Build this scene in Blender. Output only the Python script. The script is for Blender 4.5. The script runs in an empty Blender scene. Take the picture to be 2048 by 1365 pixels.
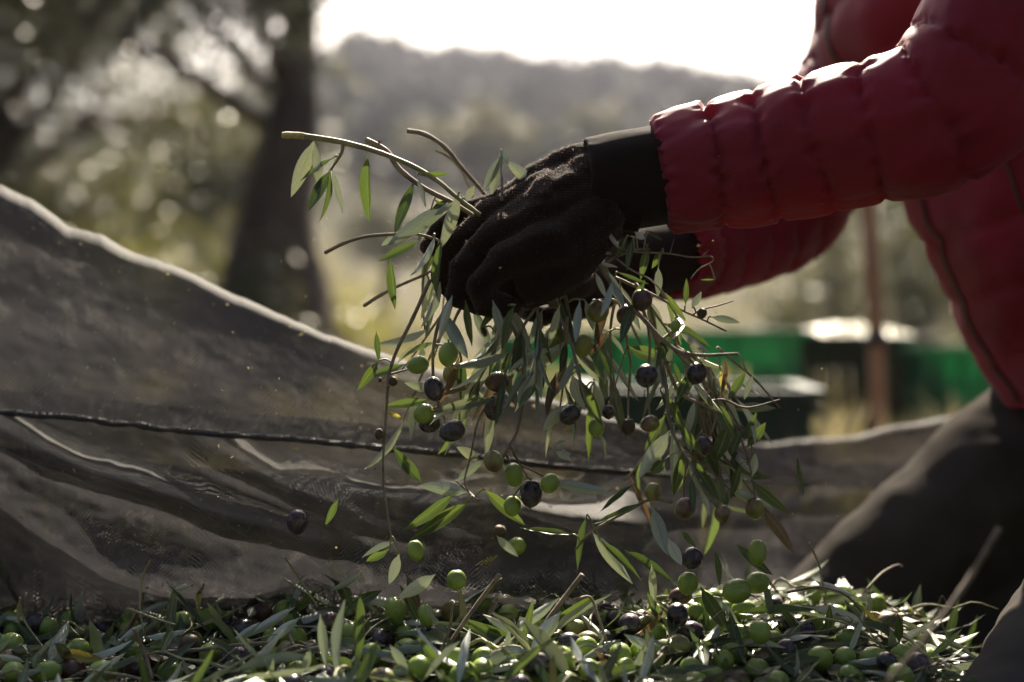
import bpy, bmesh, math, random
import numpy as np
from mathutils import Vector, Matrix, noise as mnoise

# ---------------------------------------------------------------- camera, sky, sun, exposure
sc = bpy.context.scene
COL = sc.collection
R = math.radians
CAM_H = 0.36                      # camera height above the ground, metres
FPX = 50.0 / 36.0 * 2048.0        # focal length in photo pixels
HOR = 650.0                       # photo row of the horizon
FOCUS = 1.05

cam_data = bpy.data.cameras.new('camera')
cam = bpy.data.objects.new('camera', cam_data)
COL.objects.link(cam)
cam.location = (0, 0, CAM_H)
cam.rotation_euler = (R(90), 0, 0)
cam_data.lens = 50.0
cam_data.sensor_width = 36.0
cam_data.shift_y = -(1365 / 2 - HOR) / 2048.0
cam_data.clip_start = 0.02
cam_data.clip_end = 5000
cam_data.dof.use_dof = True
cam_data.dof.focus_distance = FOCUS
cam_data.dof.aperture_fstop = 2.6
sc.camera = cam

SUN_EL, SUN_AZ = R(39), R(3)
world = bpy.data.worlds.new('World')
sc.world = world
world.use_nodes = True
wn = world.node_tree
wn.nodes.clear()
sky = wn.nodes.new('ShaderNodeTexSky')
sky.sky_type = 'NISHITA'
sky.sun_disc = False
sky.sun_elevation = SUN_EL
sky.sun_rotation = SUN_AZ
sky.air_density = 1.0
sky.dust_density = 4.5
sky.ozone_density = 1.0
bg = wn.nodes.new('ShaderNodeBackground')
bg.inputs['Strength'].default_value = 0.052
wo = wn.nodes.new('ShaderNodeOutputWorld')
wn.links.new(sky.outputs[0], bg.inputs['Color'])
wn.links.new(bg.outputs[0], wo.inputs['Surface'])

sun_data = bpy.data.lights.new('sun', 'SUN')
sun_data.energy = 5.0
sun_data.angle = R(0.53)
sun_data.color = (1.0, 0.88, 0.70)
sun = bpy.data.objects.new('sun', sun_data)
COL.objects.link(sun)
SUN_DIR = Vector((math.sin(SUN_AZ) * math.cos(SUN_EL), math.cos(SUN_AZ) * math.cos(SUN_EL), math.sin(SUN_EL)))
sun.rotation_euler = SUN_DIR.to_track_quat('Z', 'Y').to_euler()
sun.location = SUN_DIR * 30

sc.view_settings.view_transform = 'Standard'
sc.view_settings.look = 'None'
sc.view_settings.gamma = 1.0
sc.view_settings.exposure = 2.0
sc.view_settings.use_curve_mapping = False
sc.render.engine = 'CYCLES'
cy = sc.cycles
cy.use_denoising = True
cy.max_bounces = 8
cy.diffuse_bounces = 3
cy.glossy_bounces = 3
cy.transmission_bounces = 4
cy.volume_bounces = 0
cy.transparent_max_bounces = 16
cy.sample_clamp_indirect = 4.0
cy.sample_clamp_direct = 0.0
cy.caustics_reflective = False
cy.caustics_refractive = False

rng = random.Random(7)
nrng = np.random.default_rng(11)


# ---------------------------------------------------------------- helpers
def P(px, py, d):
    """The point of the place that lies at distance d along the view axis where the photo shows (px, py)."""
    return Vector(((px - 1024.0) / FPX * d, d, CAM_H + (HOR - py) / FPX * d))


def tag(o, label=None, cat=None, group=None, kind=None):
    if label: o['label'] = label
    if cat: o['category'] = cat
    if group: o['group'] = group
    if kind: o['kind'] = kind
    return o


def link(o, parent=None):
    COL.objects.link(o)
    if parent is not None: o.parent = parent
    return o


def empty(name, loc):
    o = bpy.data.objects.new(name, None)
    o.empty_display_size = 0.02
    o.location = loc
    return link(o)


def mesh_obj(name, verts, faces, mat, parent=None, smooth=True, uvs=None, org=(0, 0, 0)):
    me = bpy.data.meshes.new(name)
    v = np.asarray(verts, dtype=float) - np.asarray(org, dtype=float)
    me.from_pydata(v.tolist(), [], faces if isinstance(faces, list) else faces.tolist())
    if uvs is not None:
        lay = me.uv_layers.new(name='UVMap')
        li = np.zeros(len(me.loops), dtype=np.int32)
        me.loops.foreach_get('vertex_index', li)
        lay.data.foreach_set('uv', np.asarray(uvs, dtype=float)[li].ravel())
    if mat is not None: me.materials.append(mat)
    if smooth: me.polygons.foreach_set('use_smooth', [True] * len(me.polygons))
    me.update()
    return link(bpy.data.objects.new(name, me), parent)


def spline(pts, n):
    """Catmull-Rom resampling of a list of vectors / tuples to n points."""
    p = np.array([list(q) for q in pts], dtype=float)
    if len(p) == 2: return p[0] + (p[1] - p[0]) * np.linspace(0, 1, n)[:, None]
    seg = np.r_[0, np.cumsum(np.linalg.norm(np.diff(p[:, :3], axis=0), axis=1))]
    t = np.linspace(0, seg[-1], n)
    pe = np.vstack([2 * p[0] - p[1], p, 2 * p[-1] - p[-2]])
    out = np.zeros((n, p.shape[1]))
    for i, tt in enumerate(t):
        k = min(max(np.searchsorted(seg, tt, side='right') - 1, 0), len(p) - 2)
        u = (tt - seg[k]) / max(seg[k + 1] - seg[k], 1e-9)
        a, b, c, d = pe[k], pe[k + 1], pe[k + 2], pe[k + 3]
        out[i] = 0.5 * ((2 * b) + (-a + c) * u + (2 * a - 5 * b + 4 * c - d) * u * u + (-a + 3 * b - 3 * c + d) * u ** 3)
    return out


def frames(path):
    n = len(path)
    tg = np.gradient(path, axis=0)
    tg /= np.linalg.norm(tg, axis=1)[:, None] + 1e-12
    ref = np.array([0, 0, 1.0]) if abs(tg[0][2]) < 0.9 else np.array([0, 1.0, 0])
    a = np.cross(tg[0], ref); a /= np.linalg.norm(a)
    A, B = [], []
    for i in range(n):
        a = a - tg[i] * a.dot(tg[i]); a /= np.linalg.norm(a)
        A.append(a.copy()); B.append(np.cross(a, tg[i]))
    return tg, np.array(A), np.array(B)


def tube_data(path, radii, sides=6, cap=True):
    path = np.asarray(path, dtype=float)
    n = len(path)
    _, A, B = frames(path)
    ang = np.linspace(0, 2 * math.pi, sides, endpoint=False)
    r = np.asarray(radii, dtype=float)[:, None, None]
    v = path[:, None, :] + r * (A[:, None, :] * np.cos(ang)[None, :, None] + B[:, None, :] * np.sin(ang)[None, :, None])
    v = v.reshape(-1, 3)
    f = []
    for i in range(n - 1):
        for j in range(sides):
            k = (j + 1) % sides
            f.append((i * sides + j, i * sides + k, (i + 1) * sides + k, (i + 1) * sides + j))
    if cap:
        f.append(tuple(range(sides))[::-1])
        f.append(tuple((n - 1) * sides + j for j in range(sides)))
    return v, f


class MB:
    """collects pieces of geometry for ONE mesh"""
    def __init__(s): s.v, s.f, s.n = [], [], 0
    def add(s, v, f):
        v = np.asarray(v, dtype=float)
        s.v.append(v); s.f += [tuple(i + s.n for i in q) for q in f]; s.n += len(v)
    def box(s, c, h, rot=None):
        c = np.array(c, dtype=float)
        q = np.array([[x, y, z] for x in (-1, 1) for y in (-1, 1) for z in (-1, 1)], dtype=float) * np.array(h)
        if rot is not None: q = q @ np.array(rot).T
        s.add(q + c, [(0, 1, 3, 2), (4, 6, 7, 5), (0, 4, 5, 1), (2, 3, 7, 6), (0, 2, 6, 4), (1, 5, 7, 3)])
    def build(s, name, mat, parent=None, smooth=True, org=(0, 0, 0)):
        return mesh_obj(name, np.vstack(s.v), s.f, mat, parent, smooth, None, org)


# ---------------------------------------------------------------- materials
def new_mat(name):
    m = bpy.data.materials.new(name); m.use_nodes = True
    nt = m.node_tree; nt.nodes.clear()
    out = nt.nodes.new('ShaderNodeOutputMaterial')
    return m, nt, out


def N(nt, t, **kw):
    n = nt.nodes.new(t)
    for k, v in kw.items():
        if k in n.inputs.keys(): n.inputs[k].default_value = v
        else: setattr(n, k, v)
    return n


def ramp(nt, fac, stops):
    r = nt.nodes.new('ShaderNodeValToRGB')
    el = r.color_ramp.elements
    while len(el) < len(stops): el.new(0.5)
    for e, (p, c) in zip(el, stops):
        e.position = p; e.color = (*c, 1) if len(c) == 3 else c
    nt.links.new(fac, r.inputs[0])
    return r.outputs[0]


def mixc(nt, fac, a, b, mode='MIX'):
    m = nt.nodes.new('ShaderNodeMix'); m.data_type = 'RGBA'; m.blend_type = mode
    for s, v in ((m.inputs[0], fac), (m.inputs[6], a), (m.inputs[7], b)):
        if hasattr(v, 'links'): nt.links.new(v, s)
        elif isinstance(v, (tuple, list)): s.default_value = (*v, 1)[:4]
        else: s.default_value = v
    return m.outputs[2]


def noise_tex(nt, scale, detail=3, coord='Object', rough=0.55, vec=None):
    if vec is None:
        tc = nt.nodes.new('ShaderNodeTexCoord'); vec = tc.outputs[coord]
    n = nt.nodes.new('ShaderNodeTexNoise')
    n.inputs['Scale'].default_value = scale; n.inputs['Detail'].default_value = detail
    n.inputs['Roughness'].default_value = rough
    nt.links.new(vec, n.inputs['Vector'])
    return n.outputs[0]


def math_n(nt, op, a, b=0.0, c=None):
    m = nt.nodes.new('ShaderNodeMath'); m.operation = op
    for i, v in enumerate((a, b) if c is None else (a, b, c)):
        if hasattr(v, 'links'): nt.links.new(v, m.inputs[i])
        else: m.inputs[i].default_value = v
    return m.outputs[0]


def bump(nt, h, strength=0.3, dist=0.001):
    b = nt.nodes.new('ShaderNodeBump')
    b.inputs['Strength'].default_value = strength; b.inputs['Distance'].default_value = dist
    nt.links.new(h, b.inputs['Height'])
    return b.outputs[0]


def simple_mat(name, stops, scale, rough=0.7, bstr=0.3, bscale=None, bdist=0.002, sheen=0.0, spec=0.5, coord='Object', detail=4):
    m, nt, out = new_mat(name)
    p = N(nt, 'ShaderNodeBsdfPrincipled', Roughness=rough)
    p.inputs['Specular IOR Level'].default_value = spec
    if sheen: p.inputs['Sheen Weight'].default_value = sheen
    f = noise_tex(nt, scale, detail, coord)
    nt.links.new(ramp(nt, f, stops), p.inputs['Base Color'])
    if bstr:
        nt.links.new(bump(nt, noise_tex(nt, bscale or scale * 3, 3, coord), bstr, bdist), p.inputs['Normal'])
    nt.links.new(p.outputs[0], out.inputs[0])
    return m


def leaf_mat(name, top, under, trans, tf=0.34, rough=0.42):
    """two-sided leaf: glossy upper face, felted under face, light passing through"""
    m, nt, out = new_mat(name)
    oi = nt.nodes.new('ShaderNodeObjectInfo')
    geo = nt.nodes.new('ShaderNodeNewGeometry')
    tc = nt.nodes.new('ShaderNodeTexCoord')
    sep = nt.nodes.new('ShaderNodeSeparateXYZ'); nt.links.new(tc.outputs['UV'], sep.inputs[0])
    # midrib: pale line down the middle of the blade
    rib = math_n(nt, 'LESS_THAN', math_n(nt, 'ABSOLUTE', math_n(nt, 'SUBTRACT', sep.outputs[0], 0.5)), 0.045)
    edge = math_n(nt, 'GREATER_THAN', math_n(nt, 'ABSOLUTE', math_n(nt, 'SUBTRACT', sep.outputs[0], 0.5)), 0.455)
    nz = noise_tex(nt, 14, 3, 'UV')
    c = mixc(nt, geo.outputs['Backfacing'], top, under)
    c = mixc(nt, math_n(nt, 'MULTIPLY', rib, 0.55), c, (0.30, 0.33, 0.16))
    c = mixc(nt, math_n(nt, 'MULTIPLY', edge, 0.5), c, (0.26, 0.29, 0.09))
    var = ramp(nt, oi.outputs['Random'], [(0.0, (0.62, 0.66, 0.70)), (0.5, (1, 1, 1)), (1.0, (1.22, 1.15, 0.98))])
    c = mixc(nt, 1.0, c, var, 'MULTIPLY')
    c = mixc(nt, 0.5, c, ramp(nt, nz, [(0.3, (0.7, 0.7, 0.7)), (0.7, (1.25, 1.25, 1.2))]), 'MULTIPLY')
    p = N(nt, 'ShaderNodeBsdfPrincipled', Roughness=rough)
    p.inputs['Specular IOR Level'].default_value = 0.45
    nt.links.new(c, p.inputs['Base Color'])
    nt.links.new(bump(nt, noise_tex(nt, 30, 2, 'UV'), 0.25, 0.0006), p.inputs['Normal'])
    t = nt.nodes.new('ShaderNodeBsdfTranslucent')
    nt.links.new(mixc(nt, 1.0, trans, var, 'MULTIPLY'), t.inputs['Color'])
    mx = nt.nodes.new('ShaderNodeMixShader'); mx.inputs[0].default_value = tf
    nt.links.new(p.outputs[0], mx.inputs[1]); nt.links.new(t.outputs[0], mx.inputs[2])
    nt.links.new(mx.outputs[0], out.inputs[0])
    return m


M = {}
M['leaf_d'] = leaf_mat('leaf_green', (0.050, 0.080, 0.030), (0.24, 0.27, 0.22), (0.10, 0.15, 0.028), 0.22)
M['leaf_p'] = leaf_mat('leaf_silver', (0.075, 0.10, 0.050), (0.46, 0.50, 0.46), (0.17, 0.20, 0.11), 0.16)
M['leaf_y'] = leaf_mat('leaf_yellow', (0.32, 0.26, 0.07), (0.36, 0.31, 0.12), (0.36, 0.31, 0.06), 0.34)
M['leaf_b'] = leaf_mat('leaf_brown', (0.11, 0.075, 0.045), (0.17, 0.13, 0.09), (0.12, 0.070, 0.035), 0.18, 0.6)
M['tree_leaf'] = leaf_mat('tree_leaf', (0.040, 0.046, 0.016), (0.088, 0.088, 0.048), (0.095, 0.095, 0.022), 0.28, 0.40)
M['wood_leaf'] = leaf_mat('wood_leaf', (0.020, 0.021, 0.019), (0.032, 0.033, 0.031), (0.032, 0.034, 0.024), 0.22, 0.7)


def olive_mat(name, stops, rough=0.28, sss=0.12, bloom=0.0):
    m, nt, out = new_mat(name)
    oi = nt.nodes.new('ShaderNodeObjectInfo')
    tc = nt.nodes.new('ShaderNodeTexCoord')
    add = nt.nodes.new('ShaderNodeVectorMath'); add.operation = 'ADD'
    sc_ = nt.nodes.new('ShaderNodeVectorMath'); sc_.operation = 'SCALE'
    cmb = nt.nodes.new('ShaderNodeCombineXYZ')
    nt.links.new(oi.outputs['Random'], cmb.inputs[0]); nt.links.new(oi.outputs['Random'], cmb.inputs[1])
    nt.links.new(cmb.outputs[0], sc_.inputs[0]); sc_.inputs['Scale'].default_value = 37.0
    nt.links.new(tc.outputs['Object'], add.inputs[0]); nt.links.new(sc_.outputs[0], add.inputs[1])
    f = noise_tex(nt, 1.1, 3, vec=add.outputs[0])
    f = math_n(nt, 'ADD', f, math_n(nt, 'MULTIPLY', math_n(nt, 'SUBTRACT', oi.outputs['Random'], 0.5), 0.25))
    c = ramp(nt, f, stops)
    vor = nt.nodes.new('ShaderNodeTexVoronoi'); vor.inputs['Scale'].default_value = 9.0
    nt.links.new(add.outputs[0], vor.inputs['Vector'])
    spk = math_n(nt, 'LESS_THAN', vor.outputs['Distance'], 0.13)
    c = mixc(nt, math_n(nt, 'MULTIPLY', spk, 0.35), c, (0.42, 0.42, 0.25))
    if bloom:
        b = ramp(nt, noise_tex(nt, 3.0, 4, vec=add.outputs[0]), [(0.42, (0, 0, 0)), (0.7, (1, 1, 1))])
        c = mixc(nt, math_n(nt, 'MULTIPLY', b, bloom), c, (0.16, 0.16, 0.20))
    p = N(nt, 'ShaderNodeBsdfPrincipled', Roughness=rough)
    nt.links.new(c, p.inputs['Base Color'])
    p.inputs['Subsurface Weight'].default_value = sss
    p.inputs['Subsurface Radius'].default_value = (0.9, 1.0, 0.35)
    p.inputs['Subsurface Scale'].default_value = 0.003
    nt.links.new(ramp(nt, noise_tex(nt, 6, 3, vec=add.outputs[0]), [(0.3, (rough * .75,) * 3), (0.75, (min(1, rough * 1.7),) * 3)]), p.inputs['Roughness'])
    nt.links.new(bump(nt, noise_tex(nt, 16, 2, vec=add.outputs[0]), 0.12, 0.001), p.inputs['Normal'])
    nt.links.new(p.outputs[0], out.inputs[0])
    return m


M['ol_g'] = olive_mat('olive_green', [(0.25, (0.15, 0.22, 0.030)), (0.55, (0.22, 0.30, 0.055)), (0.8, (0.26, 0.30, 0.09))], 0.30, 0.25)
M['ol_m'] = olive_mat('olive_turning', [(0.36, (0.055, 0.022, 0.022)), (0.48, (0.14, 0.085, 0.045)), (0.62, (0.20, 0.21, 0.055))], 0.34, 0.15)
M['ol_k'] = olive_mat('olive_black', [(0.3, (0.012, 0.008, 0.012)), (0.6, (0.028, 0.014, 0.022)), (0.85, (0.06, 0.022, 0.028))], 0.26, 0.0, 0.30)
M['ol_r'] = olive_mat('olive_dried', [(0.3, (0.035, 0.022, 0.014)), (0.7, (0.10, 0.06, 0.035))], 0.7, 0.0)
M['twig'] = simple_mat('twig_bark', [(0.3, (0.10, 0.075, 0.055)), (0.7, (0.24, 0.19, 0.14))], 90, 0.75, 0.5, 260, 0.0012)
M['twig_g'] = simple_mat('twig_green', [(0.3, (0.16, 0.16, 0.07)), (0.7, (0.30, 0.27, 0.14))], 90, 0.6, 0.3, 260, 0.0008)
M['pith'] = simple_mat('pale_pith', [(0.3, (0.34, 0.29, 0.13)), (0.7, (0.55, 0.48, 0.26))], 220, 0.8, 0.8, 500, 0.0015)
M['bark'] = simple_mat('olive_bark', [(0.3, (0.028, 0.016, 0.010)), (0.7, (0.085, 0.055, 0.036))], 6, 0.9, 0.9, 22, 0.03)


def fabric_mat(name, base, rough, sheen, wscale, wstr, stops=None, trans=None, tf=0.12, spec=0.2):
    m, nt, out = new_mat(name)
    p = N(nt, 'ShaderNodeBsdfPrincipled', Roughness=rough)
    p.inputs['Sheen Weight'].default_value = sheen
    p.inputs['Specular IOR Level'].default_value = spec
    p.inputs['Sheen Roughness'].default_value = 0.4
    f = noise_tex(nt, 12, 4)
    d = tuple(x * 0.75 for x in base); l = tuple(min(1, x * 1.25) for x in base)
    nt.links.new(ramp(nt, f, [(0.3, d), (0.7, l)]), p.inputs['Base Color'])
    tc = nt.nodes.new('ShaderNodeTexCoord')
    wx = nt.nodes.new('ShaderNodeTexWave'); wx.inputs['Scale'].default_value = wscale
    wy = nt.nodes.new('ShaderNodeTexWave'); wy.inputs['Scale'].default_value = wscale; wy.bands_direction = 'Z'
    nt.links.new(tc.outputs['Object'], wx.inputs['Vector']); nt.links.new(tc.outputs['Object'], wy.inputs['Vector'])
    h = math_n(nt, 'ADD', math_n(nt, 'MULTIPLY', wx.outputs[1], wy.outputs[1]), math_n(nt, 'MULTIPLY', noise_tex(nt, 160, 4), 1.2))
    nt.links.new(bump(nt, h, wstr, 0.0008), p.inputs['Normal'])
    sh = p.outputs[0]
    if trans:
        t = nt.nodes.new('ShaderNodeBsdfTranslucent'); t.inputs['Color'].default_value = (*trans, 1)
        mx = nt.nodes.new('ShaderNodeMixShader'); mx.inputs[0].default_value = tf
        nt.links.new(sh, mx.inputs[1]); nt.links.new(t.outputs[0], mx.inputs[2]); sh = mx.outputs[0]
    nt.links.new(sh, out.inputs[0])
    return m


M['jacket'] = fabric_mat('red_quilted_nylon', (0.20, 0.008, 0.030), 0.6, 0.10, 450, 0.08, trans=(0.65, 0.035, 0.05), tf=.18, spec=.3)
M['trousers'] = fabric_mat('black_leggings', (0.060, 0.055, 0.051), 0.9, 0.0, 500, 0.25, spec=0.0)
M['glove'] = fabric_mat('dark_knit', (0.017, 0.0075, 0.0060), 0.9, 0.12, 260, 0.9, spec=.03)
M['cuff'] = fabric_mat('dark_cuff', (0.016, 0.011, 0.010), 0.9, 0.07, 420, 0.35, spec=.03)
M['fuzz'] = fabric_mat('fuzz_fibre', (0.020, 0.011, 0.009), 0.9, 0.0, 400, 0.0, trans=(0.50, 0.36, 0.28), tf=.4)
M['skin'] = simple_mat('skin', [(0.3, (0.42, 0.24, 0.17)), (0.7, (0.50, 0.30, 0.22))], 20, 0.55, 0.1, 200, 0.0005)
M['hair'] = simple_mat('hair_brown', [(0.3, (0.02, 0.012, 0.008)), (0.7, (0.06, 0.035, 0.02))], 60, 0.5, 0.6, 180, 0.003)
M['zip'] = simple_mat('dark_zip', [(0.3, (0.06, 0.006, 0.012)), (0.7, (0.10, 0.008, 0.016))], 300, 0.5, 0.4, 900, 0.0006)


def net_mat(name, open_=0.42):
    """fine knitted harvesting net: dark threads with real see-through holes, 3 mm apart"""
    m, nt, out = new_mat(name)
    tc = nt.nodes.new('ShaderNodeTexCoord')
    sep = nt.nodes.new('ShaderNodeSeparateXYZ'); nt.links.new(tc.outputs['UV'], sep.inputs[0])
    wob = noise_tex(nt, 16, 3, 'UV'); wob2 = noise_tex(nt, 21, 3, 'UV')
    k = 2 * math.pi / 0.0026
    u = math_n(nt, 'SINE', math_n(nt, 'ADD', math_n(nt, 'MULTIPLY', sep.outputs[0], k), math_n(nt, 'MULTIPLY', wob, 7)))
    v = math_n(nt, 'SINE', math_n(nt, 'ADD', math_n(nt, 'MULTIPLY', sep.outputs[1], k * 0.62), math_n(nt, 'MULTIPLY', wob2, 7)))
    h = math_n(nt, 'MULTIPLY', math_n(nt, 'ADD', math_n(nt, 'MULTIPLY', u, v), 1.0), 0.5)
    wear = noise_tex(nt, 9, 4, 'UV')
    thr = math_n(nt, 'ADD', 1.0 - open_ + 0.16, math_n(nt, 'MULTIPLY', math_n(nt, 'SUBTRACT', wear, 0.5), -0.5))
    hole = math_n(nt, 'GREATER_THAN', h, thr)
    # dust and chaff caught in the knit
    dust = ramp(nt, noise_tex(nt, 45, 5, 'UV', 0.7), [(0.52, (0, 0, 0)), (0.74, (1, 1, 1))])
    big = ramp(nt, noise_tex(nt, 5, 3, 'UV'), [(0.35, (0, 0, 0)), (0.7, (1, 1, 1))])
    c = mixc(nt, math_n(nt, 'MULTIPLY', math_n(nt, 'MULTIPLY', dust, big), 0.75), (0.033, 0.033, 0.036), (0.19, 0.185, 0.18))
    c = mixc(nt, 0.55, c, ramp(nt, h, [(0.15, (1.4, 1.4, 1.4)), (0.62, (0.6, 0.6, 0.6))]), 'MULTIPLY')
    p = N(nt, 'ShaderNodeBsdfPrincipled', Roughness=0.72)
    p.inputs['Specular IOR Level'].default_value = 0.20
    nt.links.new(c, p.inputs['Base Color'])
    nt.links.new(bump(nt, h, 0.3, 0.0012), p.inputs['Normal'])
    t = nt.nodes.new('ShaderNodeBsdfTranslucent')
    nt.links.new(mixc(nt, 1.0, c, (1.7, 1.65, 1.65), 'MULTIPLY'), t.inputs['Color'])
    mx = nt.nodes.new('ShaderNodeMixShader'); mx.inputs[0].default_value = 0.35
    nt.links.new(p.outputs[0], mx.inputs[1]); nt.links.new(t.outputs[0], mx.inputs[2])
    tr = nt.nodes.new('ShaderNodeBsdfTransparent')
    m2 = nt.nodes.new('ShaderNodeMixShader')
    nt.links.new(hole, m2.inputs[0]); nt.links.new(mx.outputs[0], m2.inputs[1]); nt.links.new(tr.outputs[0], m2.inputs[2])
    nt.links.new(m2.outputs[0], out.inputs[0])
    return m


M['net'] = net_mat('harvest_net', .37)
M['net_open'] = net_mat('harvest_net_sun_pass', .68)  # same net with holes opened wider to let more sun through
M['hem'] = simple_mat('net_hem_cord', [(0.35, (0.012, 0.011, 0.010)), (0.75, (0.07, 0.06, 0.05))], 300, 0.5, 0.8, 500, 0.0015)
M['ground'] = simple_mat('dry_grass_ground', [(0.25, (0.028, 0.026, 0.016)), (0.5, (0.046, 0.041, 0.025)), (0.75, (0.085, 0.070, 0.042))], 1.3, 0.95, 0.6, 14, 0.03, spec=0.1)
M['grass'] = leaf_mat('grass_blade', (0.08, 0.095, 0.03), (0.10, 0.11, 0.045), (0.28, 0.26, 0.07), 0.38, 0.35)
M['straw'] = leaf_mat('straw_blade', (0.22, 0.18, 0.10), (0.24, 0.20, 0.12), (0.36, 0.30, 0.16), 0.35, 0.6)
M['wood_post'] = simple_mat('weathered_post', [(0.3, (0.22, 0.11, 0.06)), (0.7, (0.38, 0.20, 0.11))], 14, 0.8, 0.5, 40, 0.004)
M['stone'] = simple_mat('field_stone', [(0.3, (0.10, 0.095, 0.09)), (0.7, (0.28, 0.27, 0.25))], 7, 0.9, 0.7, 25, 0.02)
M['soil'] = simple_mat('dark_litter', [(0.3, (0.018, 0.018, 0.010)), (0.7, (0.06, 0.055, 0.03))], 60, 0.95, 0.8, 160, 0.006)


def plastic_mat(name, base, trans):
    m, nt, out = new_mat(name)
    p = N(nt, 'ShaderNodeBsdfPrincipled', Roughness=0.3)
    f = noise_tex(nt, 9, 4)
    nt.links.new(ramp(nt, f, [(0.3, tuple(x * .7 for x in base)), (0.7, base)]), p.inputs['Base Color'])
    t = nt.nodes.new('ShaderNodeBsdfTranslucent'); t.inputs['Color'].default_value = (*trans, 1)
    mx = nt.nodes.new('ShaderNodeMixShader'); mx.inputs[0].default_value = 0.3
    nt.links.new(p.outputs[0], mx.inputs[1]); nt.links.new(t.outputs[0], mx.inputs[2])
    nt.links.new(mx.outputs[0], out.inputs[0])
    return m


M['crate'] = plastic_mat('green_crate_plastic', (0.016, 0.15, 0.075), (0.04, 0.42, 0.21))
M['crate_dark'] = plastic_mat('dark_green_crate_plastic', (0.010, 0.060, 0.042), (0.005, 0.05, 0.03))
M['crate_olive'] = plastic_mat('old_olive_crate_plastic', (0.045, 0.050, 0.022), (0.03, 0.035, 0.012))

# ---------------------------------------------------------------- ground, hill
RIDGE = [(-6000, 330), (-1500, 350), (-400, 340), (300, 300), (560, 210), (700, 130), (760, 142), (870, 152), (960, 160), (990, 154), (1030, 176),
         (1160, 186), (1230, 186), (1250, 176), (1290, 192), (1400, 200), (1520, 230), (1700, 260), (2100, 300), (3000, 320), (9000, 300)]
rx_, ry_ = [a for a, b in RIDGE], [b for a, b in RIDGE]
HILL_D = 120.0


def ground_z(x, y):
    r = math.hypot(x, y)
    if y > 1e-3:
        px = 1024 + x / max(y, 1e-3) * FPX
        slope = (HOR - np.interp(px, rx_, ry_)) / FPX * max(0.35, y / r)
    else:
        slope = 0.12
    t = min(max((r - 14) / (HILL_D - 14), 0), 1)
    s = t * t * (3 - 2 * t) * 0.55 + t * 0.45
    z = slope * HILL_D * s + CAM_H * s
    if r > HILL_D: z -= (r - HILL_D) * 0.12
    k = min(1.0, max(0.0, (r - 2.2) / 6))
    return z + k * 0.10 * mnoise.noise((x * 0.35, y * 0.35, 0.3)) + min(1, r / 60) * 0.7 * mnoise.noise((x * 0.06, y * 0.06, 4.2)) * (1 if r < HILL_D - 14 else 0.3)


radii = np.r_[0.3, 0.8, 1.4, 2.0, np.geomspace(2.6, 180, 74)]
NA = 240
gv, gf = [(0, 0, 0)], []
for i, r in enumerate(radii):
    for j in range(NA):
        a = 2 * math.pi * j / NA
        x, y = r * math.sin(a), r * math.cos(a)
        gv.append((x, y, ground_z(x, y)))
for j in range(NA): gf.append((0, 1 + (j + 1) % NA, 1 + j))
for i in range(len(radii) - 1):
    for j in range(NA):
        k = (j + 1) % NA
        gf.append((1 + i * NA + j, 1 + i * NA + k, 1 + (i + 1) * NA + k, 1 + (i + 1) * NA + j))
tag(mesh_obj('ground', gv, gf, M['ground']), kind='structure')


# ---------------------------------------------------------------- many small blades in one mesh
def blades(name, base, direction, side, length, width, mat, bend=0.0, parent=None, org=(0, 0, 0)):
    """leaf-shaped faces: base (n,3), unit direction, unit side, length, width -> one mesh, four triangles each"""
    b = np.asarray(base); L = np.asarray(length)[:, None]; W = np.asarray(width)[:, None]
    nrm = np.cross(direction, side)
    m1 = b + direction * L * 0.35 + nrm * L * bend * 0.5
    m2 = b + direction * L * 0.70 + nrm * L * bend * 0.6
    tip = b + direction * L
    v = np.stack([b, m1 - side * W * .5, m1 + side * W * .5, m2 - side * W * .4, m2 + side * W * .4, tip], 1).reshape(-1, 3)
    n = len(b)
    k = np.arange(n)[:, None] * 6
    f = [tuple(r) for r in (k + np.array([[0, 2, 1]])).tolist()] + [tuple(r) for r in (k + np.array([[1, 2, 4, 3]])).tolist()] + \
        [tuple(r) for r in (k + np.array([[3, 4, 5]])).tolist()]
    uv1 = np.array([[.5, 0], [.1, .35], [.9, .35], [.1, .7], [.9, .7], [.5, 1]])
    return mesh_obj(name, v, f, mat, parent, True, np.tile(uv1, (n, 1)), org)


def unit(a):
    return a / (np.linalg.norm(a, axis=-1, keepdims=True) + 1e-12)


def scatter_grass(name, n, dmin, dmax, pxa, pxb, lo, hi, w, mat, label):
    d = np.exp(nrng.uniform(math.log(dmin), math.log(dmax), n))
    px = nrng.uniform(pxa, pxb, n)
    x = (px - 1024) / FPX * d
    keep = np.array([mnoise.noise((a * 0.9, b * 0.9, 9.1)) > -0.25 for a, b in zip(x, d)])
    x, d = x[keep], d[keep]; n = len(x)
    z = np.array([ground_z(a, b) for a, b in zip(x, d)]) - 0.005
    dr = unit(np.c_[nrng.normal(0, .45, n), nrng.normal(0, .45, n), np.ones(n)])
    sd = unit(np.cross(dr, nrng.normal(0, 1, (n, 3))))
    o = blades(name, np.c_[x, d, z], dr, sd, nrng.uniform(lo, hi, n) * (1 + d / 25), w * (1 + d / 6) * nrng.uniform(.7, 1.3, n), mat, 0.25)
    return tag(o, label, 'grass', kind='stuff')


scatter_grass('grass', 26000, 2.1, 30, -500, 2500, 0.04, 0.14, 0.005, M['grass'], 'green winter grass covering the orchard floor behind the net')
scatter_grass('dry_grass', 9000, 2.1, 30, -500, 2500, 0.06, 0.22, 0.004, M['straw'], 'dry straw stalks standing among the orchard grass')


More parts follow.
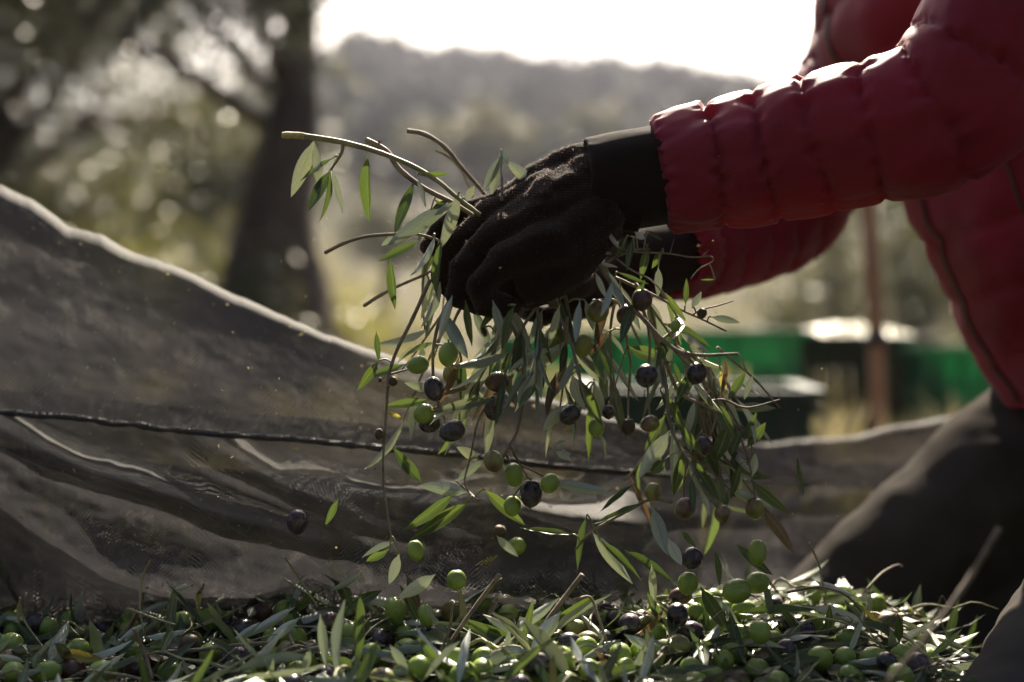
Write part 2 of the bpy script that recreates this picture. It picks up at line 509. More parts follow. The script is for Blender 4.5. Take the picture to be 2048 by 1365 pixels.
# ---------------------------------------------------------------- trees
def grow(rs, p, d, length, r, level, out, tips, spread, droop):
    n = 5
    pts = [p.copy()]
    dd = d.copy()
    for i in range(n):
        dd = dd + np.array([rs.gauss(0, .16), rs.gauss(0, .16), rs.gauss(0, .10) - droop * level * 0.02])
        dd /= np.linalg.norm(dd)
        pts.append(pts[-1] + dd * length / n)
    pts = np.array(pts)
    rad = np.linspace(r, r * 0.55, n + 1)
    out.add(*tube_data(pts, rad, 8 if level == 0 else 5))
    if level >= 1: tips.extend([(q, dd, level) for q in pts[2:]])
    if level < 3:
        for k in range(rs.randint(3, 4)):
            a = rs.uniform(0, 2 * math.pi)
            lat = np.array([math.cos(a), math.sin(a), rs.uniform(-.1, .5)])
            nd = dd * (1 - spread) + lat * spread
            nd /= np.linalg.norm(nd)
            grow(rs, pts[rs.randint(3, n)], nd, length * rs.uniform(.55, .8), r * .5, level + 1, out, tips, spread, droop)


def olive_tree(name, base, trunk_pts, trunk_r, limb_len, nleaf, leaf_len, seed, spread=.6, droop=1.0, limbs=5, sig=0.22, bias=(0, 0, 0), xlim=None):
    rs = random.Random(seed); nr = np.random.default_rng(seed)
    root = empty(name, base)
    tb, tips = MB(), []
    path = spline(trunk_pts, 14)
    rad = np.interp(np.linspace(0, 1, 14), np.linspace(0, 1, len(trunk_r)), trunk_r)
    v, f = tube_data(path, rad, 14)
    v = v + np.array([[0.10 * rad[min(i // 14, 13)] * 2 * mnoise.noise((q[0] * 5, q[1] * 5, q[2] * 3 + seed))] * 3 for i, q in enumerate(v)])
    tb.add(v, f)
    end = path[-1]; ed = unit(path[-1] - path[-3])
    for k in range(limbs):
        a = 2 * math.pi * k / limbs + rs.uniform(-.4, .4)
        nd = unit(ed * .5 + np.array([math.cos(a), math.sin(a), .35]) * .8 + np.array(bias))
        st = path[rs.randint(8, 13)]
        grow(rs, st.copy(), nd, limb_len * rs.uniform(.7, 1.1), trunk_r[-1] * .6, 0, tb, tips, spread, droop)
    tb.build('trunk', M['bark'], root, True, base)
    if xlim is not None: tips = [t for t in tips if t[0][0] < xlim]
    idx = nr.integers(0, len(tips), nleaf)
    tp = np.array([t[0] for t in tips])[idx]
    td = np.array([t[1] for t in tips])[idx]
    pos = tp + nr.normal(0, sig, (nleaf, 3)) * np.array([1, 1, .8]) * limb_len
    dr = unit(td * .5 + nr.normal(0, .7, (nleaf, 3)) + np.array([0, 0, -.25]))
    sd = unit(np.cross(dr, nr.normal(0, 1, (nleaf, 3))))
    blades('crown', pos, dr, sd, nr.uniform(.7, 1.3, nleaf) * leaf_len, nr.uniform(.7, 1.3, nleaf) * leaf_len * .26, M['tree_leaf'], .12, root, base)
    return root


def W(px, py, d): return np.array(P(px, py, d))


def gpoint(px, d):
    x = (px - 1024) / FPX * d
    return np.array([x, d, ground_z(x, d)])


# the big tree whose dark trunk stands behind the net
b = gpoint(540, 6.0) - np.array([0, 0, .05])
t0 = olive_tree('olive_tree', tuple(b), [b, W(545, 620, 6.0), W(552, 450, 6.0), W(578, 280, 6.0), W(598, 120, 6.05), W(604, -60, 6.1)],
                [.38, .25, .185, .125, .080, .06], 1.0, 30000, .066, 3, .62, 1.0, 9, .17, (-.55, .1, 0), -.80)
tag(t0, 'thick dark-trunked olive tree behind the raised net, left of the gloved hand', 'olive tree', 'olive trees of the grove')


def std_tree(px, d, h, seed, label, nleaf=6000, leaf=.075, limb=None):
    b = gpoint(px, d) - np.array([0, 0, .05])
    lean = random.Random(seed).uniform(-.25, .25)
    pts = [b, b + np.array([lean * .3, 0, h * .16]), b + np.array([lean, .1, h * .34]), b + np.array([lean * 1.2, .1, h * .48])]
    t = olive_tree('olive_tree', tuple(b), pts, [h * .06, h * .043, h * .034, h * .026], limb or h * .26, nleaf, leaf, seed, .6, 1.0, 5)
    return tag(t, label, 'olive tree', 'olive trees of the grove')


def copy_tree(root, loc, rz, s, label):
    r = root.copy(); COL.objects.link(r)
    r.location = loc; r.rotation_euler = (0, 0, rz); r.scale = (s, s, s); r['label'] = label
    for ch in root.children:
        c = ch.copy(); COL.objects.link(c); c.parent = r
    return r


ta = std_tree(60, 8.5, 3.6, 21, 'leafy olive tree at the left edge with sky showing through its crown', 16000, .078)
tb_ = std_tree(330, 13.0, 2.9, 22, 'olive tree further back between the left edge and the thick dark trunk', 14000, .09)
spots = [(-230, 6.8, ta, 1.1, .95, 'olive tree just beyond the left edge, its branches reaching into the corner'),
         (200, 19, tb_, 2.4, .9, 'far olive tree low behind the left end of the raised net'),
         (760, 17, ta, 4.0, .55, 'pale far olive tree right of the thick dark trunk'),
         (930, 34, tb_, 0.7, 1.1, 'hazy olive tree on the slope above the twig-covered knuckles'),
         (1170, 42, ta, 5.1, .9, 'hazy olive tree on the slope directly above the gloved wrist'),
         (1420, 30, tb_, 3.3, 1.0, 'dark olive tree on the slope behind the forearms'),
         (1650, 26, ta, 1.9, .8, 'dark olive tree seen below the forearm, left of the wooden post'),
         (1850, 24, tb_, 2.9, 1.0, 'dark olive tree between the wooden post and the red jacket'),
         (1960, 22, ta, 0.3, .8, 'sunlit olive tree just left of the red jacket front'),
         (2600, 5.5, ta, 2.2, .9, 'olive tree at the right, beyond the edge of the picture'),
         (2250, 15, tb_, 4.4, 1.0, 'olive tree behind the kneeling person, beyond the right edge')]
for px, d, src, rz, s, lab in spots:
    copy_tree(src, tuple(gpoint(px, d) - np.array([0, 0, .05])), rz, s, lab)

# unseen olive trees, added behind the camera to shade the near side
for k, (x, y, src, rz, sc_) in enumerate([(-2.6, -2.0, ta, 0.4, 1.0), (0.3, -3.0, tb_, 1.7, 1.4), (3.0, -1.8, ta, 3.0, 1.05), (-4.6, .8, tb_, 4.1, 1.4), (4.4, .9, tb_, 5.2, 1.3), (-1.2, -6.0, ta, 2.0, 1.2), (2.2, -6.5, tb_, 0.9, 1.6)]):
    copy_tree(src, (x, y, ground_z(x, y) - .05), rz, sc_, 'unseen olive tree added for shade behind the camera, number %s from the left' % ('two', 'four', 'six', 'one', 'seven', 'three', 'five')[k])

# low scrub and saplings that stand sunlit between the trees
def bush(px, d, w, h, n, seed, label, mat='tree_leaf', leaf=.06):
    nr = np.random.default_rng(seed)
    b = gpoint(px, d)
    root = empty('shrub', tuple(b))
    st = MB()
    pts = []
    for k in range(16):
        a = nr.uniform(0, 2 * math.pi); e = nr.uniform(.1, 1)
        tip = b + np.array([math.cos(a) * w * e, math.sin(a) * w * e, h * (1.05 - .5 * e * e) * nr.uniform(.7, 1.1)])
        q = spline([b, (b + tip) / 2 + np.array([0, 0, h * .15]), tip], 8)
        st.add(*tube_data(q, np.linspace(.012, .003, 8), 5)); pts.append(q[2:])
    st.build('stem', M['bark'], root, True, tuple(b))
    pts = np.vstack(pts)[nr.integers(0, 16 * 6, n)] + nr.normal(0, .14 * w, (n, 3))
    dr = unit(nr.normal(0, .7, (n, 3)) + np.array([0, 0, .35])); sd = unit(np.cross(dr, nr.normal(0, 1, (n, 3))))
    blades('foliage', pts, dr, sd, nr.uniform(.6, 1.3, n) * leaf, nr.uniform(.6, 1.3, n) * leaf * .4, M[mat], .1, root, tuple(b))
    return tag(root, label, 'shrub', 'scrub between the trees')


bush(215, 7.5, .55, .95, 1600, 31, 'sunlit pale shrub behind the raised net near the left', 'grass')
bush(330, 9.0, .7, .8, 1600, 32, 'low shrub left of the thick dark trunk')
bush(720, 9.5, .6, .55, 1500, 33, 'sunny yellow-green shrub right of the thick dark trunk', 'grass')
bush(1940, 10.5, .55, 1.1, 1600, 34, 'tall pale yellow-green shrub beside the red jacket front', 'grass')
bush(1560, 12.0, .8, .6, 1500, 35, 'low green shrub behind the green crates')
bush(1660, 11.0, .9, 1.5, 3200, 37, 'dark rounded shrub below the forearm, left of the wooden post')
bush(1830, 10.0, .8, 1.3, 3000, 38, 'dark rounded shrub right of the wooden post')
bush(450, 10.0, .9, 1.0, 2600, 39, 'dark shrub in front of the thick trunk, at its left')
bush(120, 8.0, .8, 1.3, 3000, 40, 'dark leafy shrub above the left end of the net')
bush(505, 5.6, .30, .62, 1400, 41, 'leafy suckers growing at the left foot of the thick dark trunk', leaf=.05)
bush(660, 6.4, .40, .45, 1500, 42, 'low sunny shoots at the right foot of the thick dark trunk', 'grass', .05)
bush(-40, 9.5, .7, 1.2, 1600, 36, 'dark shrub at the left edge above the net')

# far wood on the hillside
nT = 1000
px = nrng.uniform(-900, 3000, nT); dd_ = np.sqrt(nrng.uniform(36 ** 2, 110 ** 2, nT))
cen = np.array([gpoint(a, d_) for a, d_ in zip(px, dd_)])
per = 70
rad = nrng.uniform(.7, 1.5, nT)
c = np.repeat(cen + np.c_[np.zeros(nT), np.zeros(nT), rad * .75], per, 0)
pos = c + unit(nrng.normal(0, 1, (nT * per, 3))) * (nrng.uniform(0.35, 1, (nT * per, 1)) ** .5) * np.repeat(rad, per)[:, None] * np.array([1, 1, .85])
dr = unit(nrng.normal(0, 1, (nT * per, 3))); sd = unit(np.cross(dr, nrng.normal(0, 1, (nT * per, 3))))
tag(blades('far_wood', pos, dr, sd, nrng.uniform(.35, .8, nT * per), nrng.uniform(.25, .5, nT * per), M['wood_leaf'], .1),
    'far-off scrub and olive wood covering the hazy hillside', 'wood', kind='stuff')


# ---------------------------------------------------------------- crates, post, stones
def crate(name, loc, rz, label, mat, size=(.30, .20, .27), fill=0):
    hx, hy, h = size
    root = empty(name, loc); root.rotation_euler = (0, 0, rz)
    t = .004
    MB_ = MB(); MB_.box((0, 0, .012), (hx - .01, hy - .01, .005)); MB_.build('floor_panel', M[mat], root, False)
    for ax, s in ((0, 1), (0, -1), (1, 1), (1, -1)):
        w = MB()
        half = hy if ax == 0 else hx
        off = hx if ax == 0 else hy
        def bx(u0, u1, z0, z1, th=t, o=0.0):
            cc = [0, 0, (z0 + z1) / 2]; hh = [0, 0, (z1 - z0) / 2]
            cc[ax] = s * (off - .012 + o); hh[ax] = th; cc[1 - ax] = (u0 + u1) / 2; hh[1 - ax] = (u1 - u0) / 2
            w.box(cc, hh)
        bx(-half + .012, half - .012, .008, .07)                    # solid foot band
        bx(-half + .012, half - .012, h - .085, h - .012)           # solid top band
        nslot = 9
        for k in range(nslot + 1):                                  # uprights between the slots
            u = -half + .02 + (2 * half - .04) * k / nslot
            bx(u - .008, u + .008, .07, h - .085, t + .001)
        bx(-half + .012, half - .012, .118, .134, t + .002)
        for k in range(4):
            u = -half + .05 + (2 * half - .1) * k / 3
            bx(u - .005, u + .005, .01, h - .02, .004, .008)
        w.build('side_wall', M[mat], root, False)
    r = MB()
    for s in (1, -1):
        r.box((s * hx, 0, h - .005), (.016, hy + .016, .008)); r.box((0, s * hy, h - .0065), (hx - .017, .016, .008))
    r.build('rim', M[mat], root, False)
    for s in (1, -1):
        g = MB(); g.add(*tube_data(spline([(s * (hx + .004), -.06, h - .03), (s * (hx + .026), -.05, h - .045), (s * (hx + .026), .05, h - .045), (s * (hx + .004), .06, h - .03)], 12), [.008] * 12, 8))
        g.build('handle', M[mat], root)
    if fill:
        o_ = MB(); rs = random.Random(5)
        bm = bmesh.new(); bmesh.ops.create_icosphere(bm, subdivisions=1, radius=.010)
        V = np.array([list(q.co) for q in bm.verts]); F = [tuple(q.index for q in f_.verts) for f_ in bm.faces]; bm.free()
        for k in range(fill):
            x, y = rs.uniform(-hx + .03, hx - .03), rs.uniform(-hy + .03, hy - .03)
            o_.add(V * np.array([1, 1, rs.uniform(.9, 1.3)]) + np.array([x, y, h - .03 + .045 * (1 - (x / hx) ** 2) * (1 - (y / hy) ** 2) + rs.uniform(-.006, .006)]), F)
        o_.build('olives', M['ol_m'], root)['kind'] = 'stuff'
    return tag(root, label, 'crate', 'green harvest crates behind the net')


def crate_at(px, d, rz, label, size=(.30, .20, .27), mat='crate', fill=0):
    g = gpoint(px, d)
    return crate('harvest_crate', (g[0], g[1], g[2] - .004), R(rz), label, mat, size, fill)


crate_at(1375, 3.55, 8, 'bright green crate glowing in the sun, left behind the hanging sprigs', (.24, .20, .325))
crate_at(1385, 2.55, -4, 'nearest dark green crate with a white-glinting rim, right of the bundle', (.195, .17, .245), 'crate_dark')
crate_at(1700, 3.85, -24, 'old olive-brown crate turned askew beside the wooden post, heaped with olives', (.21, .18, .305), 'crate_olive', 900)
crate_at(1890, 3.7, 3, 'small green crate between the wooden post and the red jacket', (.135, .20, .28))
crate_at(1170, 4.3, 14, 'green crate half hidden behind the bundle in the gloved hand', (.28, .20, .30))

post = empty('wooden_post', tuple(gpoint(1762, 3.05)))
q = spline([gpoint(1762, 3.05) - np.array([0, 0, .1]), W(1752, 700, 3.05), W(1738, 450, 3.05), W(1728, 230, 3.05), W(1724, 120, 3.05)], 24)
v, f = tube_data(q, np.linspace(.019, .016, 24), 12)
v = v + np.array([[.004 * mnoise.noise((a[0] * 30, a[1] * 30, a[2] * 7)), .004 * mnoise.noise((a[0] * 30 + 9, a[1] * 30, a[2] * 7)), 0] for a in v])
mesh_obj('shaft', v, f, M['wood_post'], post, org=post.location)
mb = MB(); mb.add(*tube_data([q[9], q[9] + np.array([0.002, 0, .03])], [.0235, .0235], 12)); mb.build('band', M['hem'], post, org=post.location)
tag(post, 'slim reddish-brown wooden post standing between the green crates', 'post')

for k, (px, d, s) in enumerate([(1850, 2.9, .075), (1800, 3.0, .05), (1925, 2.8, .06), (1640, 2.7, .045), (1990, 3.2, .08)]):
    bm = bmesh.new(); bmesh.ops.create_icosphere(bm, subdivisions=3, radius=1)
    for vv in bm.verts:
        n_ = 1 + .28 * mnoise.noise(vv.co * 1.4 + Vector((k * 7, 0, 0))) + .1 * mnoise.noise(vv.co * 4 + Vector((k, 3, 0)))
        vv.co = Vector((vv.co.x * 1.25, vv.co.y, vv.co.z * .7)) * n_ * s
    me = bpy.data.meshes.new('field_stone'); bm.to_mesh(me); bm.free(); me.materials.append(M['stone'])
    o = link(bpy.data.objects.new('field_stone', me)); g = gpoint(px, d); o.location = (g[0], g[1], g[2] + s * .4)
    tag(o, ['grey field stone under the crate beside the jacket', 'small grey field stone just right of the wooden post foot', 'grey field stone left of the kneeling thigh top',
            'small grey field stone behind the net left of the post', 'large grey field stone beside the jacket hem'][k], 'stone', 'field stones by the crates')

# ---------------------------------------------------------------- harvesting net
RID = np.array([(-600, 225), (-250, 300), (0, 370), (60, 395), (140, 455), (200, 468), (250, 498), (330, 525), (430, 570), (540, 620), (640, 665), (720, 692), (800, 718),
                (900, 745), (980, 768), (1100, 800), (1200, 830), (1300, 858), (1420, 880), (1530, 887), (1620, 880), (1700, 872), (1800, 852), (1900, 835), (2100, 800), (2500, 780)], float)
HEM = np.array([(-600, 815), (0, 825), (150, 836), (300, 855), (450, 870), (600, 880), (750, 895), (900, 908), (1100, 932), (1300, 948), (1550, 962), (1800, 975), (2500, 990)], float)
rid = lambda x: np.interp(x, RID[:, 0], RID[:, 1])
hem = lambda x: np.interp(x, HEM[:, 0], HEM[:, 1])
rid_d = lambda x: np.interp(x, [-600, 0, 800, 1300, 1600, 2500], [1.27, 1.27, 1.23, 1.29, 1.60, 1.70])
hem_d = lambda x: rid_d(x) - .026 - .30 * (hem(x) - rid(x)) / FPX * 1.3


def fold(x, y, polys):
    """signed depth change (m) of the folds drawn as lines on the cloth"""
    s = 0.0
    for pts, amp, w in polys:
        yy = np.interp(x, [p[0] for p in pts], [p[1] for p in pts])
        fade = min(1, max(0, (x - pts[0][0]) / 120), max(0, (pts[-1][0] - x) / 120)) if pts[0][0] > -100 else min(1, max(0, (pts[-1][0] - x) / 120))
        t = (y - yy) / w
        s -= amp * fade * math.exp(-t * t) * (1 if t > 0 else 1)
    return s


UP_F = [([(-600, 480), (0, 470), (120, 500), (260, 512), (420, 540), (560, 640)], .020, 26), ([(-600, 560), (0, 590), (250, 640), (500, 760), (800, 800), (1100, 850)], .014, 60),
        ([(300, 640), (450, 650), (650, 720), (900, 800), (1150, 870)], .010, 35)]
LO_F = [([(-600, 700), (0, 862), (100, 910), (200, 950), (300, 982), (450, 1035), (520, 1052), (640, 1085), (760, 1120)], .042, 34),
        ([(330, 860), (450, 912), (550, 967), (650, 1010), (760, 1058), (900, 1085)], .036, 30),
        ([(560, 940), (700, 985), (850, 1012), (1000, 1008), (1150, 1035), (1300, 1052), (1450, 1040), (1640, 1070)], .034, 32),
        ([(1180, 980), (1350, 1020), (1480, 1040), (1650, 1000), (1800, 980)], .024, 26),
        ([(-600, 1000), (0, 960), (200, 1075), (380, 1130), (600, 1120), (800, 1150), (1100, 1130), (1500, 1120)], .006, 34)]
LIP = ([-600, 0, 100, 200, 350, 500, 620, 700, 900, 1200, 1600], [940, 985, 1065, 1125, 1185, 1175, 1110, 1150, 1175, 1180, 1170])

net = empty('harvesting_net', (0, 1.3, 0.012))
tag(net, 'dark fine-mesh olive net raised in a long fold across the picture', 'net')


def grid_obj(name, cols, rows, fn, mat, parent):
    v = np.array([[fn(i, j) for j in range(rows)] for i in range(cols)])
    du = np.r_[0, np.cumsum(np.linalg.norm(np.diff(v[:, rows // 2], axis=0), axis=1))]
    dv = np.cumsum(np.c_[np.zeros(cols), np.linalg.norm(np.diff(v, axis=1), axis=2)], axis=1)
    uv = np.stack([np.repeat(du[:, None], rows, 1), dv], 2).reshape(-1, 2)
    f = [(i * rows + j, i * rows + j + 1, (i + 1) * rows + j + 1, (i + 1) * rows + j) for i in range(cols - 1) for j in range(rows - 1)]
    return mesh_obj(name, v.reshape(-1, 3), f, mat, parent, True, uv, parent.location if parent else (0, 0, 0))


XS = np.arange(-600, 2501, 9.0)
RB, RF = 16, 54


def upper(i, j):
    x = XS[i]
    wob = 5 * mnoise.noise((x * .012, 0, 3)) + 2.5 * mnoise.noise((x * .05, 0, 7))
    yr, yh = rid(x) + wob, hem(x) + 3 * mnoise.noise((x * .02, 5, 1))
    dr_, dh_ = rid_d(x), hem_d(x)
    if j < RB:                                          # the far slope, falling behind the ridge
        s = (RB - j) / RB
        p = P(x, yr, dr_)
        p.y += .30 * s + .03 * math.sqrt(s)
        p.z = p.z * (1 - s ** 1.6) + .02 * s + .012 * s * (1 - s) * 4 * mnoise.noise((p.x * 6, p.y * 6, 2))
        return p
    t = (j - RB) / (RF - 1)
    y = yr + (yh - yr) * t
    d = dr_ - (dr_ - dh_) * (0.70 * t + 0.30 * (1 - math.exp(-t / .036))) + .003
    k = math.sin(math.pi * min(t * 1.1, 1)) ** .5 if t < .9 else math.sin(math.pi * .99) ** .5 + (1 - t) * 3
    k *= min(1, t / .3)
    wx, wy = x / 230.0, y / 230.0
    d += k * (fold(x, y, UP_F) * .5 + .007 * mnoise.noise((wx * 1.0 + .6 * wy, wy * 2.4 - wx * .8, 1)) + .0035 * mnoise.noise((wx * 3 + wy, wy * 5 - wx * 2, 4)) + .0022 * mnoise.noise((wx * 9, wy * 13 - wx * 4, 6)))
    return P(x, y, d)


grid_obj('raised_panel', len(XS), RF, lambda i, j: upper(i, j + RB), M['net'], net)
grid_obj('far_slope', len(XS), RB + 1, upper, M['net_open'], net)
hp = [np.array(upper(i, RB + RF - 1)) + np.array([0, -.002, 0]) for i in range(len(XS))]
v, f = tube_data(hp, [.0026 + .0012 * mnoise.noise((i * .35, 0, 0)) for i in range(len(hp))], 8)
mesh_obj('hem', v, f, M['hem'], net, org=net.location)
RL = 84


def lower(i, j):
    x = XS[i]
    t = j / (RL - 1)
    y0, y1 = hem(x) - 45, 1300.0
    y = y0 + (y1 - y0) * t
    d0, d1 = hem_d(x) + .030, np.interp(x, [-600, 1250, 1500, 2500], [1.10, 1.11, 1.47, 1.50])
    d = d0 + (d1 - d0) * min(1, 1.7 * t * (1 - .25 * t))
    wx, wy = x / 230.0, y / 230.0
    k = min(1, t / .12) * min(1, (1 - t) / .1)
    lip = np.interp(x, *LIP)
    rec = min(1, max(0, (y - lip) / 60)); rec = rec * rec * (3 - 2 * rec)
    under = np.interp(x, [-600, 0, 350, 560, 700, 1600], [.07, .07, .06, .03, .04, .04])
    d += k * (fold(x, y, LO_F) + 0.012 * mnoise.noise((wx * .9 + .5 * wy, wy * 2.2 - wx * .9, 11)) + .003 * mnoise.noise((wx * 3 + wy, wy * 5 - wx * 2, 14)) + .0025 * mnoise.noise((wx * 9, wy * 13 - wx * 4, 16)) + under * rec)
    return P(x, y, d)


grid_obj('folded_panel', len(XS), RL, lower, M['net'], net)


XI = XS[XS < 1400]


def block_layer(i, j):                                       # extra net layer added behind the lower fold to block light from behind
    x = XI[i]; t = j / 29
    y = hem(x) + 70 + (1310 - hem(x) - 70) * t
    d0, d1 = hem_d(x) + .045, np.interp(x, [-600, 1000, 1400], [1.20, 1.20, 1.36])
    return P(x, y, d0 + (d1 - d0) * t + .012 * mnoise.noise((x / 150, y / 90, 8)))


grid_obj('light_block_layer', len(XI), 30, block_layer, M['net'], net)

# pale chaff bits on the net, standing in for glints of light through it
n = 520
b_, nn = [], []
for k in range(n):
    i = rng.randrange(40, len(XS) - 80)
    q = Vector(upper(i, RB + rng.randrange(3, RF - 1)) if rng.random() < .5 else lower(i, rng.randrange(8, RL - 14)))
    b_.append(q + Vector((0, -.0022, .0008)))
b_ = np.array([list(q) for q in b_])
dr = unit(nrng.normal(0, 1, (n, 3)) * np.array([1, .35, 1])); sd = unit(np.cross(dr, nrng.normal(0, 1, (n, 3))))
blades('chaff_glints', b_, dr, sd, nrng.uniform(.0012, .0045, n), nrng.uniform(.0006, .0018, n), M['straw'], .3, net, net.location)['kind'] = 'stuff'


def flat(i, j):
    x, y = -1.3 + 2.6 * i / 80, .35 + 1.75 * j / 60
    return Vector((x, y, .012 + .006 * abs(mnoise.noise((x * 5, y * 5, 3)))))


grid_obj('spread_panel', 81, 61, flat, M['net'], net)

# ---------------------------------------------------------------- person
PER_Y = 1.31


_bm = bmesh.new(); bmesh.ops.create_icosphere(_bm, subdivisions=2, radius=1.0)
ICO_V = np.array([list(q.co) for q in _bm.verts]); ICO_F = np.array([[q.index for q in f_.verts] for f_ in _bm.faces]); _bm.free()


def capsule_cloud(caps, vox, smooth, name, mat, parent, org):
    """one continuous surface over tapered limbs: caps = list of [(x,y,z,r), ...] chains"""
    V, F, cnt = [], [], 0
    for ch in caps:
        for (a, b) in zip(ch[:-1], ch[1:]):
            a, b = np.array(a, float), np.array(b, float)
            n = max(2, int(np.linalg.norm(b[:3] - a[:3]) / (min(a[3], b[3]) * .35)) + 1)
            for k in range(n):
                q = a + (b - a) * k / (n - 1)
                V.append(ICO_V * q[3] + q[:3] - np.array(org)); F.append(ICO_F + cnt); cnt += len(ICO_V)
    me = bpy.data.meshes.new(name + '_raw'); me.from_pydata(np.vstack(V).tolist(), [], np.vstack(F).tolist())
    o = bpy.data.objects.new(name, me); COL.objects.link(o)
    md = o.modifiers.new('r', 'REMESH'); md.mode = 'VOXEL'; md.voxel_size = vox
    ms = o.modifiers.new('s', 'SMOOTH'); ms.factor = .5; ms.iterations = smooth
    dg = bpy.context.evaluated_depsgraph_get()
    me2 = bpy.data.meshes.new_from_object(o.evaluated_get(dg))
    o.modifiers.clear(); o.data = me2; bpy.data.meshes.remove(me)
    me2.materials.clear(); me2.materials.append(mat)
    me2.polygons.foreach_set('use_smooth', [True] * len(me2.polygons))
    if parent: o.parent = parent
    return o


def C(px, py, d, r):
    p = P(px, py, d); return (p.x, p.y, p.z, r)


nW, nE, nS = P(1232, 368, 1.05), P(1950, 185, 1.0), Vector((.45, 1.12, .76))
fW, fE, fS = P(1275, 525, 1.25), P(1590, 425, 1.42), Vector((.40, 1.48, .76))
org = Vector((.62, PER_Y, 0.0))
hipN, hipF = Vector((.66, 1.19, .31)), Vector((.64, 1.41, .31))
kneN, kneF = Vector((.352, .955, .078)), Vector((.305, 1.36, .072))
ankN, ankF = Vector((.74, 1.10, .05)), Vector((.70, 1.42, .05))

near_hand = [
    [C(1232, 372, 1.05, .030), C(1180, 385, 1.05, .030), C(1110, 440, 1.045, .034), C(1050, 480, 1.04, .030)],
    [C(1205, 330, 1.06, .020), C(1125, 345, 1.065, .019), C(1005, 412, 1.075, .0145)],
    [C(1200, 360, 1.05, .020), C(1110, 385, 1.05, .020), C(985, 437, 1.055, .0145)],
    [C(1200, 400, 1.035, .020), C(1090, 440, 1.03, .020), C(985, 478, 1.03, .0140)],
    [C(1200, 430, 1.03, .020), C(1110, 490, 1.015, .020), C(1010, 522, 1.01, .0135)],
    [C(1190, 440, 1.04, .024), C(1130, 510, 1.03, .025), C(1080, 555, 1.025, .020)],          # heel of the hand
    [C(1085, 555, 1.05, .018), C(1030, 580, 1.06, .014), C(990, 592, 1.07, .011)],
    [C(1005, 412, 1.075, .0125), C(935, 428, 1.085, .0104), C(880, 458, 1.09, .0092), C(862, 492, 1.09, .0088)],   # index
    [C(985, 440, 1.055, .0128), C(905, 492, 1.055, .0108), C(885, 550, 1.06, .0105), C(915, 588, 1.065, .0092)],   # middle
    [C(985, 480, 1.03, .0126), C(925, 535, 1.025, .0106), C(918, 585, 1.035, .0104), C(958, 607, 1.045, .0092)],   # ring
    [C(1010, 525, 1.01, .0118), C(960, 572, 1.005, .0098), C(975, 608, 1.015, .0096), C(1015, 612, 1.025, .0086)], # little
    [C(1170, 450, 1.09, .020), C(1150, 530, 1.105, .0155), C(1105, 575, 1.10, .0125), C(1055, 592, 1.09, .0105)],  # thumb, far side
]
far_hand = [
    [C(1275, 525, 1.25, .030), C(1215, 545, 1.23, .030), C(1160, 570, 1.21, .030)],
    [C(1160, 545, 1.23, .015), C(1085, 550, 1.22, .0122), C(1040, 575, 1.19, .0108), C(1035, 600, 1.165, .0092)],
    [C(1160, 565, 1.21, .015), C(1075, 580, 1.20, .0122), C(1035, 600, 1.17, .0108), C(1040, 615, 1.14, .0092)],
    [C(1165, 588, 1.20, .0145), C(1085, 606, 1.18, .0118), C(1055, 618, 1.15, .0104), C(1065, 625, 1.125, .0090)],
    [C(1175, 605, 1.19, .0135), C(1110, 622, 1.17, .0108), C(1085, 630, 1.145, .0096), C(1090, 633, 1.12, .0085)],
    [C(1210, 545, 1.215, .018), C(1170, 560, 1.175, .0140), C(1140, 575, 1.145, .0118), C(1120, 590, 1.13, .0098)],
]


def v4(v, r): return (v.x, v.y, v.z, r)


person = empty('person', org)
tag(person, 'kneeling person in red quilted jacket, black trousers and dark gloves holding olive sprigs', 'person')
shr = lambda hs, k: [[(x, y, z, r * k) for x, y, z, r in ch] for ch in hs]
body = [
    [(.655, PER_Y, .31, .13), (.60, PER_Y, .42, .115), (.53, PER_Y, .54, .115), (.46, PER_Y, .66, .125), (.43, PER_Y, .74, .10), (.395, PER_Y, .82, .05), (.375, PER_Y, .88, .048)],
    [(.46, 1.18, .68, .085), (.46, 1.44, .68, .085)], [v4(nS, .05), (.44, PER_Y, .77, .06), v4(fS, .05)],
    [(.655, 1.22, .31, .11), (.655, 1.40, .31, .11)],
    [v4(nS, .048), v4(nE, .036), v4(nW, .026)], [v4(fS, .048), v4(fE, .036), v4(fW, .026)],
    [v4(hipN, .085), v4(kneN, .052), (.50, 1.01, .06, .05), v4(ankN, .036), (.80, 1.11, .04, .03)],
    [v4(hipF, .085), v4(kneF, .052), (.47, 1.39, .06, .05), v4(ankF, .036), (.76, 1.43, .04, .03)],
    # head: skull, face, jaw, nose, ears
    [(.345, PER_Y, 1.005, .086), (.315, PER_Y, .985, .080)], [(.29, PER_Y, .955, .058), (.272, PER_Y, .925, .036)],
    [(.238, PER_Y, .985, .012), (.222, PER_Y, .957, .013)], [(.355, PER_Y - .083, .985, .012), (.352, PER_Y - .086, .962, .010)], [(.355, PER_Y + .083, .985, .012), (.352, PER_Y + .086, .962, .010)],
    [(.246, PER_Y - .02, .925, .009), (.243, PER_Y + .02, .925, .009)],
] + shr(near_hand, .5) + shr(far_hand, .5)
capsule_cloud(body, .006, 4, 'body', M['skin'], person, org)
hairc = [[(.37, PER_Y, 1.03, .088), (.40, PER_Y, .99, .082)], [(.33, PER_Y, 1.055, .062), (.36, PER_Y, 1.06, .062)], [(.43, PER_Y, 1.0, .06), (.50, PER_Y, 1.01, .042)]]
capsule_cloud(hairc, .006, 3, 'hair', M['hair'], person, org)
